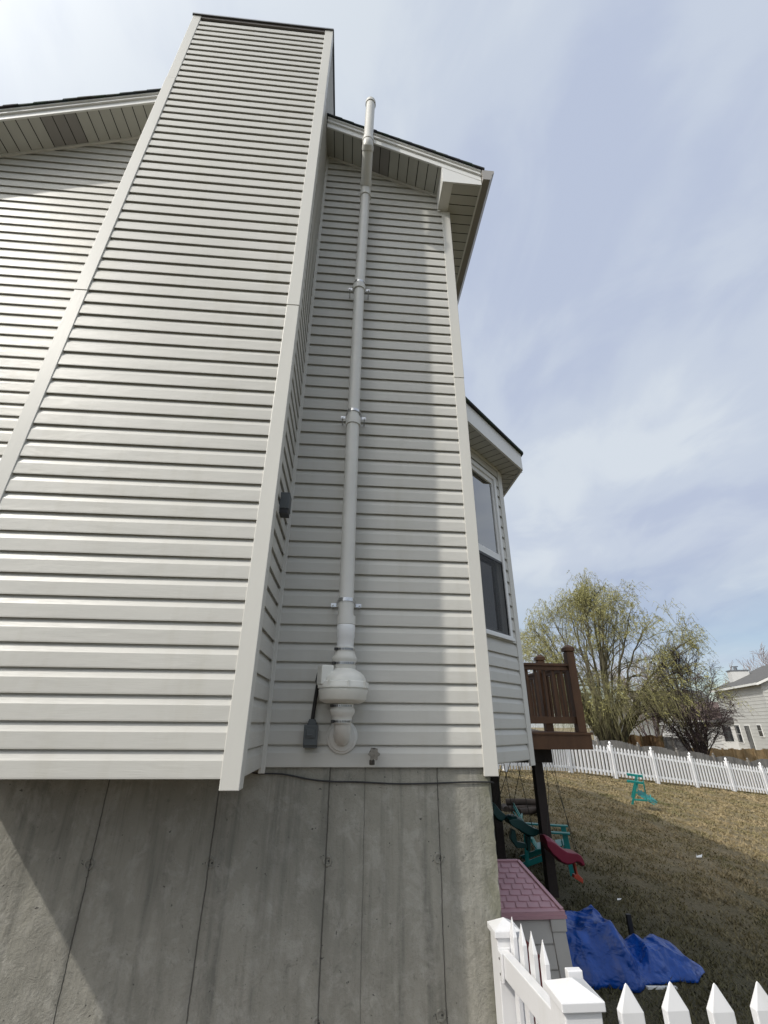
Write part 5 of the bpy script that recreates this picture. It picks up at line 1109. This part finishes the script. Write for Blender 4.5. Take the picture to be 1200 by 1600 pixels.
bare('bare_tree', 'tall pale leafless tree showing behind the right neighbour roof ridge', (50.0, 54.0, -2.5), 8.2, 4, 'twig_pale', 'twig_pale', 21, (3, 18), (9, 7, 4), r=.16, group='pale bare trees behind the right house', rmin=.018, spread=(24, 28, 30))
bare('bare_tree', 'pale leafless tree cut by the right edge of the view', (54.5, 52.0, -2.5), 8.4, 4, 'twig_pale', 'twig_pale', 33, (3, 20), (9, 7, 4), r=.16, group='pale bare trees behind the right house', rmin=.018, spread=(24, 28, 30))
bare('bare_tree', 'hazy reddish brown bare tree behind the brown roof between willow and dark tree', (29.5, 44.5, -2.3), 7.0, 8, 'twig_dark', 'twig_pale', 44, (5, 50), (9, 6, 4), r=.09, rmin=.014)
# dry brush under the dark tree
def brush():
    rnd = random.Random(3); V = []; F = []
    for i in range(5200):
        x = rnd.uniform(16.5, 27.0); y = 24.6 + rnd.uniform(-1.2, 1.6) - (x - 18) * .12; g = GZ(x, y); h = rnd.uniform(.5, 1.35) * (1 + .35 * mnoise.noise(Vector((x * .8, y, 0)))); a = rnd.uniform(0, 6.28); w = .016; l = rnd.uniform(.05, .4)
        o = len(V); V += [(x - w, y, g), (x + w, y + w, g), (x + l * math.cos(a), y + l * math.sin(a), g + h)]; F.append((o, o + 1, o + 2))
    mb = MB(); mb.add(V, F); tag(mb.build('dry_brush', 'dry_brush', fix=False), 'band of tall tan dry grass and brush below the dark bare tree', 'brush', kind='stuff')
brush()

# ------------------------------------------------------------------ neighbour houses
def hbuild(label, p, ang, w, dep, zb, zw, rh, wallm, roofm, eave=.35, ridge_along=True, wins=(), trim='fascia_white', chim=None, extra=None, name='house'):
    """local x along the visible front (left to right), local y away from viewer; corner at p"""
    t = thing(name, label, 'house', (p[0], p[1], zb), ang)
    def B(mb, nm, mt, par=None):
        o = mb.build(nm, mt); o.parent = par or t; return o
    h = zw - zb
    mb = MB(); mb.box(0, w, 0, dep, -.6, h)
    k = 0
    zz = .1
    while zz < h - .1: mb.box(-.012, w + .012, -.015, .001, zz, zz + .05); mb.box(w, w + .03, -.012, dep, zz, zz + .05); zz += .25
    if ridge_along: mb.prism([(0, h), (dep, h), (dep / 2, h + rh)], (0, 0, 0), (0, 1, 0), (0, 0, 1), (1, 0, 0), .001, w - .001)
    else: mb.prism([(0, h), (w, h), (w / 2, h + rh)], (0, 0, 0), (1, 0, 0), (0, 0, 1), (0, 1, 0), .001, dep - .001)
    B(mb, 'wall', wallm)
    mb = MB(); fs = MB(); th = .14
    if ridge_along:
        s = rh / (dep / 2); pr_ = [(-eave, h - s * eave), (dep / 2, h + rh), (dep + eave, h - s * eave), (dep + eave, h - s * eave + th), (dep / 2, h + rh + th), (-eave, h - s * eave + th)]
        mb.prism(pr_, (0, 0, .02), (0, 1, 0), (0, 0, 1), (1, 0, 0), -eave, w + eave)
        fs.box(-eave - .02, w + eave + .02, -eave - .10, -eave - .002, h - s * eave - .02, h - s * eave + .13)
        for xx in (-eave - .03, w + eave + .002):
            fs.prism([(-eave, h - s * eave - .05), (dep / 2, h + rh - .05), (dep + eave, h - s * eave - .05), (dep + eave, h - s * eave + .12), (dep / 2, h + rh + .12), (-eave, h - s * eave + .12)], (0, 0, 0), (0, 1, 0), (0, 0, 1), (1, 0, 0), xx, xx + .028)
    else:
        s = rh / (w / 2); pr_ = [(-eave, h - s * eave), (w / 2, h + rh), (w + eave, h - s * eave), (w + eave, h - s * eave + th), (w / 2, h + rh + th), (-eave, h - s * eave + th)]
        mb.prism(pr_, (0, 0, .02), (1, 0, 0), (0, 0, 1), (0, 1, 0), -eave, dep + eave)
        fs.prism([(-eave, h - s * eave - .05), (w / 2, h + rh - .05), (w + eave, h - s * eave - .05), (w + eave, h - s * eave + .12), (w / 2, h + rh + .12), (-eave, h - s * eave + .12)], (0, 0, 0), (1, 0, 0), (0, 0, 1), (0, 1, 0), -eave - .03, -eave - .002)
    ro = B(mb, 'roof', roofm); B(fs, 'fascia', trim)
    for (a, b, c, d, kind) in wins:
        y0 = -.07
        if kind == 'door':
            m2 = MB(); m2.box(a - .06, b + .06, -.05, -.016, c, d + .08); o = B(m2, 'door_frame', trim); m2 = MB(); m2.box(a, b, -.075, -.051, c, d); q = m2.build('door', 'door_dark'); q.parent = o
        elif kind == 'slide':
            m2 = MB(); m2.box(a - .06, b + .06, -.05, -.016, c, d + .08); o = B(m2, 'door_frame', trim); m2 = MB(); m2.box(a, (a + b) / 2 - .02, -.075, -.051, c, d); m2.box((a + b) / 2 + .02, b, -.075, -.051, c, d); q = m2.build('glass_door', 'far_glass'); q.parent = o
        else:
            m2 = MB(); m2.box(a - .07, b + .07, -.06, -.016, c - .07, d + .07); o = B(m2, 'window_frame', trim); m2 = MB(); zm = (c + d) / 2; m2.box(a, b, -.075, -.061, c, zm - .02); m2.box(a, b, -.075, -.061, zm + .02, d); q = m2.build('pane', 'far_glass'); q.parent = o
    if chim:
        a, b, c, d, zt = chim; m2 = MB(); m2.box(a, b, c, d, h - .2, zt - zb); o = B(m2, 'chimney', 'wall_pale'); m2 = MB(); m2.box(a - .06, b + .06, c - .06, d + .06, zt - zb, zt - zb + .08); m2.tube([((a + b) / 2 - .3, (c + d) / 2, zt - zb + .08), ((a + b) / 2 - .3, (c + d) / 2, zt - zb + .35)], .14, 10); m2.tube([((a + b) / 2 - .3, (c + d) / 2, zt - zb + .40), ((a + b) / 2 - .3, (c + d) / 2, zt - zb + .46)], .26, 10); q = m2.build('chimney_cap', 'cap_metal'); q.parent = o
    if extra: extra(t, B, h)
    return t
# right neighbour: long wall seen at an angle, right corner nearest
pl_ = Vector((33.2, 39.4)); pr2 = Vector((29.85, 30.6)); dv = pr2 - pl_; angN = math.atan2(dv.y, dv.x); wN = dv.length
def rn_extra(t, B, h):
    mb = MB(); mb.box(.2, 2.1, -1.2, -.016, .1, 2.85); mb2 = MB(); mb2.prism([(-.25, 0), (1.2, 0.0), (1.2, .45)], (0, -1.215, 2.86), (0, 1, 0), (0, 0, 1), (1, 0, 0), .0, 2.35)
    o = B(mb, 'bay', 'wall_pale'); q = mb2.build('bay_roof', 'roof_far'); q.parent = o
    m3 = MB(); m3.box(2.101, 2.115, -.95, -.30, 1.4, 2.55); q = m3.build('bay_pane', 'far_glass'); q.parent = o
hbuild('pale two storey neighbour house with white chimney at the right edge', (pl_.x, pl_.y), angN, wN, 9.0, -2.35, 3.2, 1.95, 'siding_far', 'roof_far', wins=((2.35, 3.3, 1.35, 2.65, 'win'), (4.4, 5.25, .75, 2.62, 'slide'), (6.75, 7.35, 1.9, 2.66, 'win')), chim=(.9, 1.8, 1.1, 2.5, 4.75), extra=rn_extra)
hbuild('grey two storey house with white trim far behind the willow trunk', (46.6, 72.0), R(-8), 12.0, 9, -2.6, 1.9, 3.6, 'wall_grey', 'roof_far', wins=((.8, 1.25, 3.05, 3.75, 'win'), (2.3, 2.75, 3.05, 3.75, 'win'), (1.6, 4.4, .2, 1.9, 'slide'), (6.5, 7.5, 2.9, 4.0, 'win')))
hbuild('low grey gabled building left of the far grey house', (38.0, 66.5), R(-6), 7.6, 8, -2.6, -.6, 3.3, 'wall_grey', 'roof_far', ridge_along=False)
hbuild('brown roofed white house half hidden behind the dark bare tree', (36.8, 50.5), R(-20), 9.5, 8, -2.6, .8, 1.9, 'wall_pale', 'roof_brown', wins=((1.0, 2.0, 1.0, 2.2, 'win'), (4.0, 5.0, 1.0, 2.2, 'win'), (6.6, 7.4, 1.0, 2.2, 'win')))
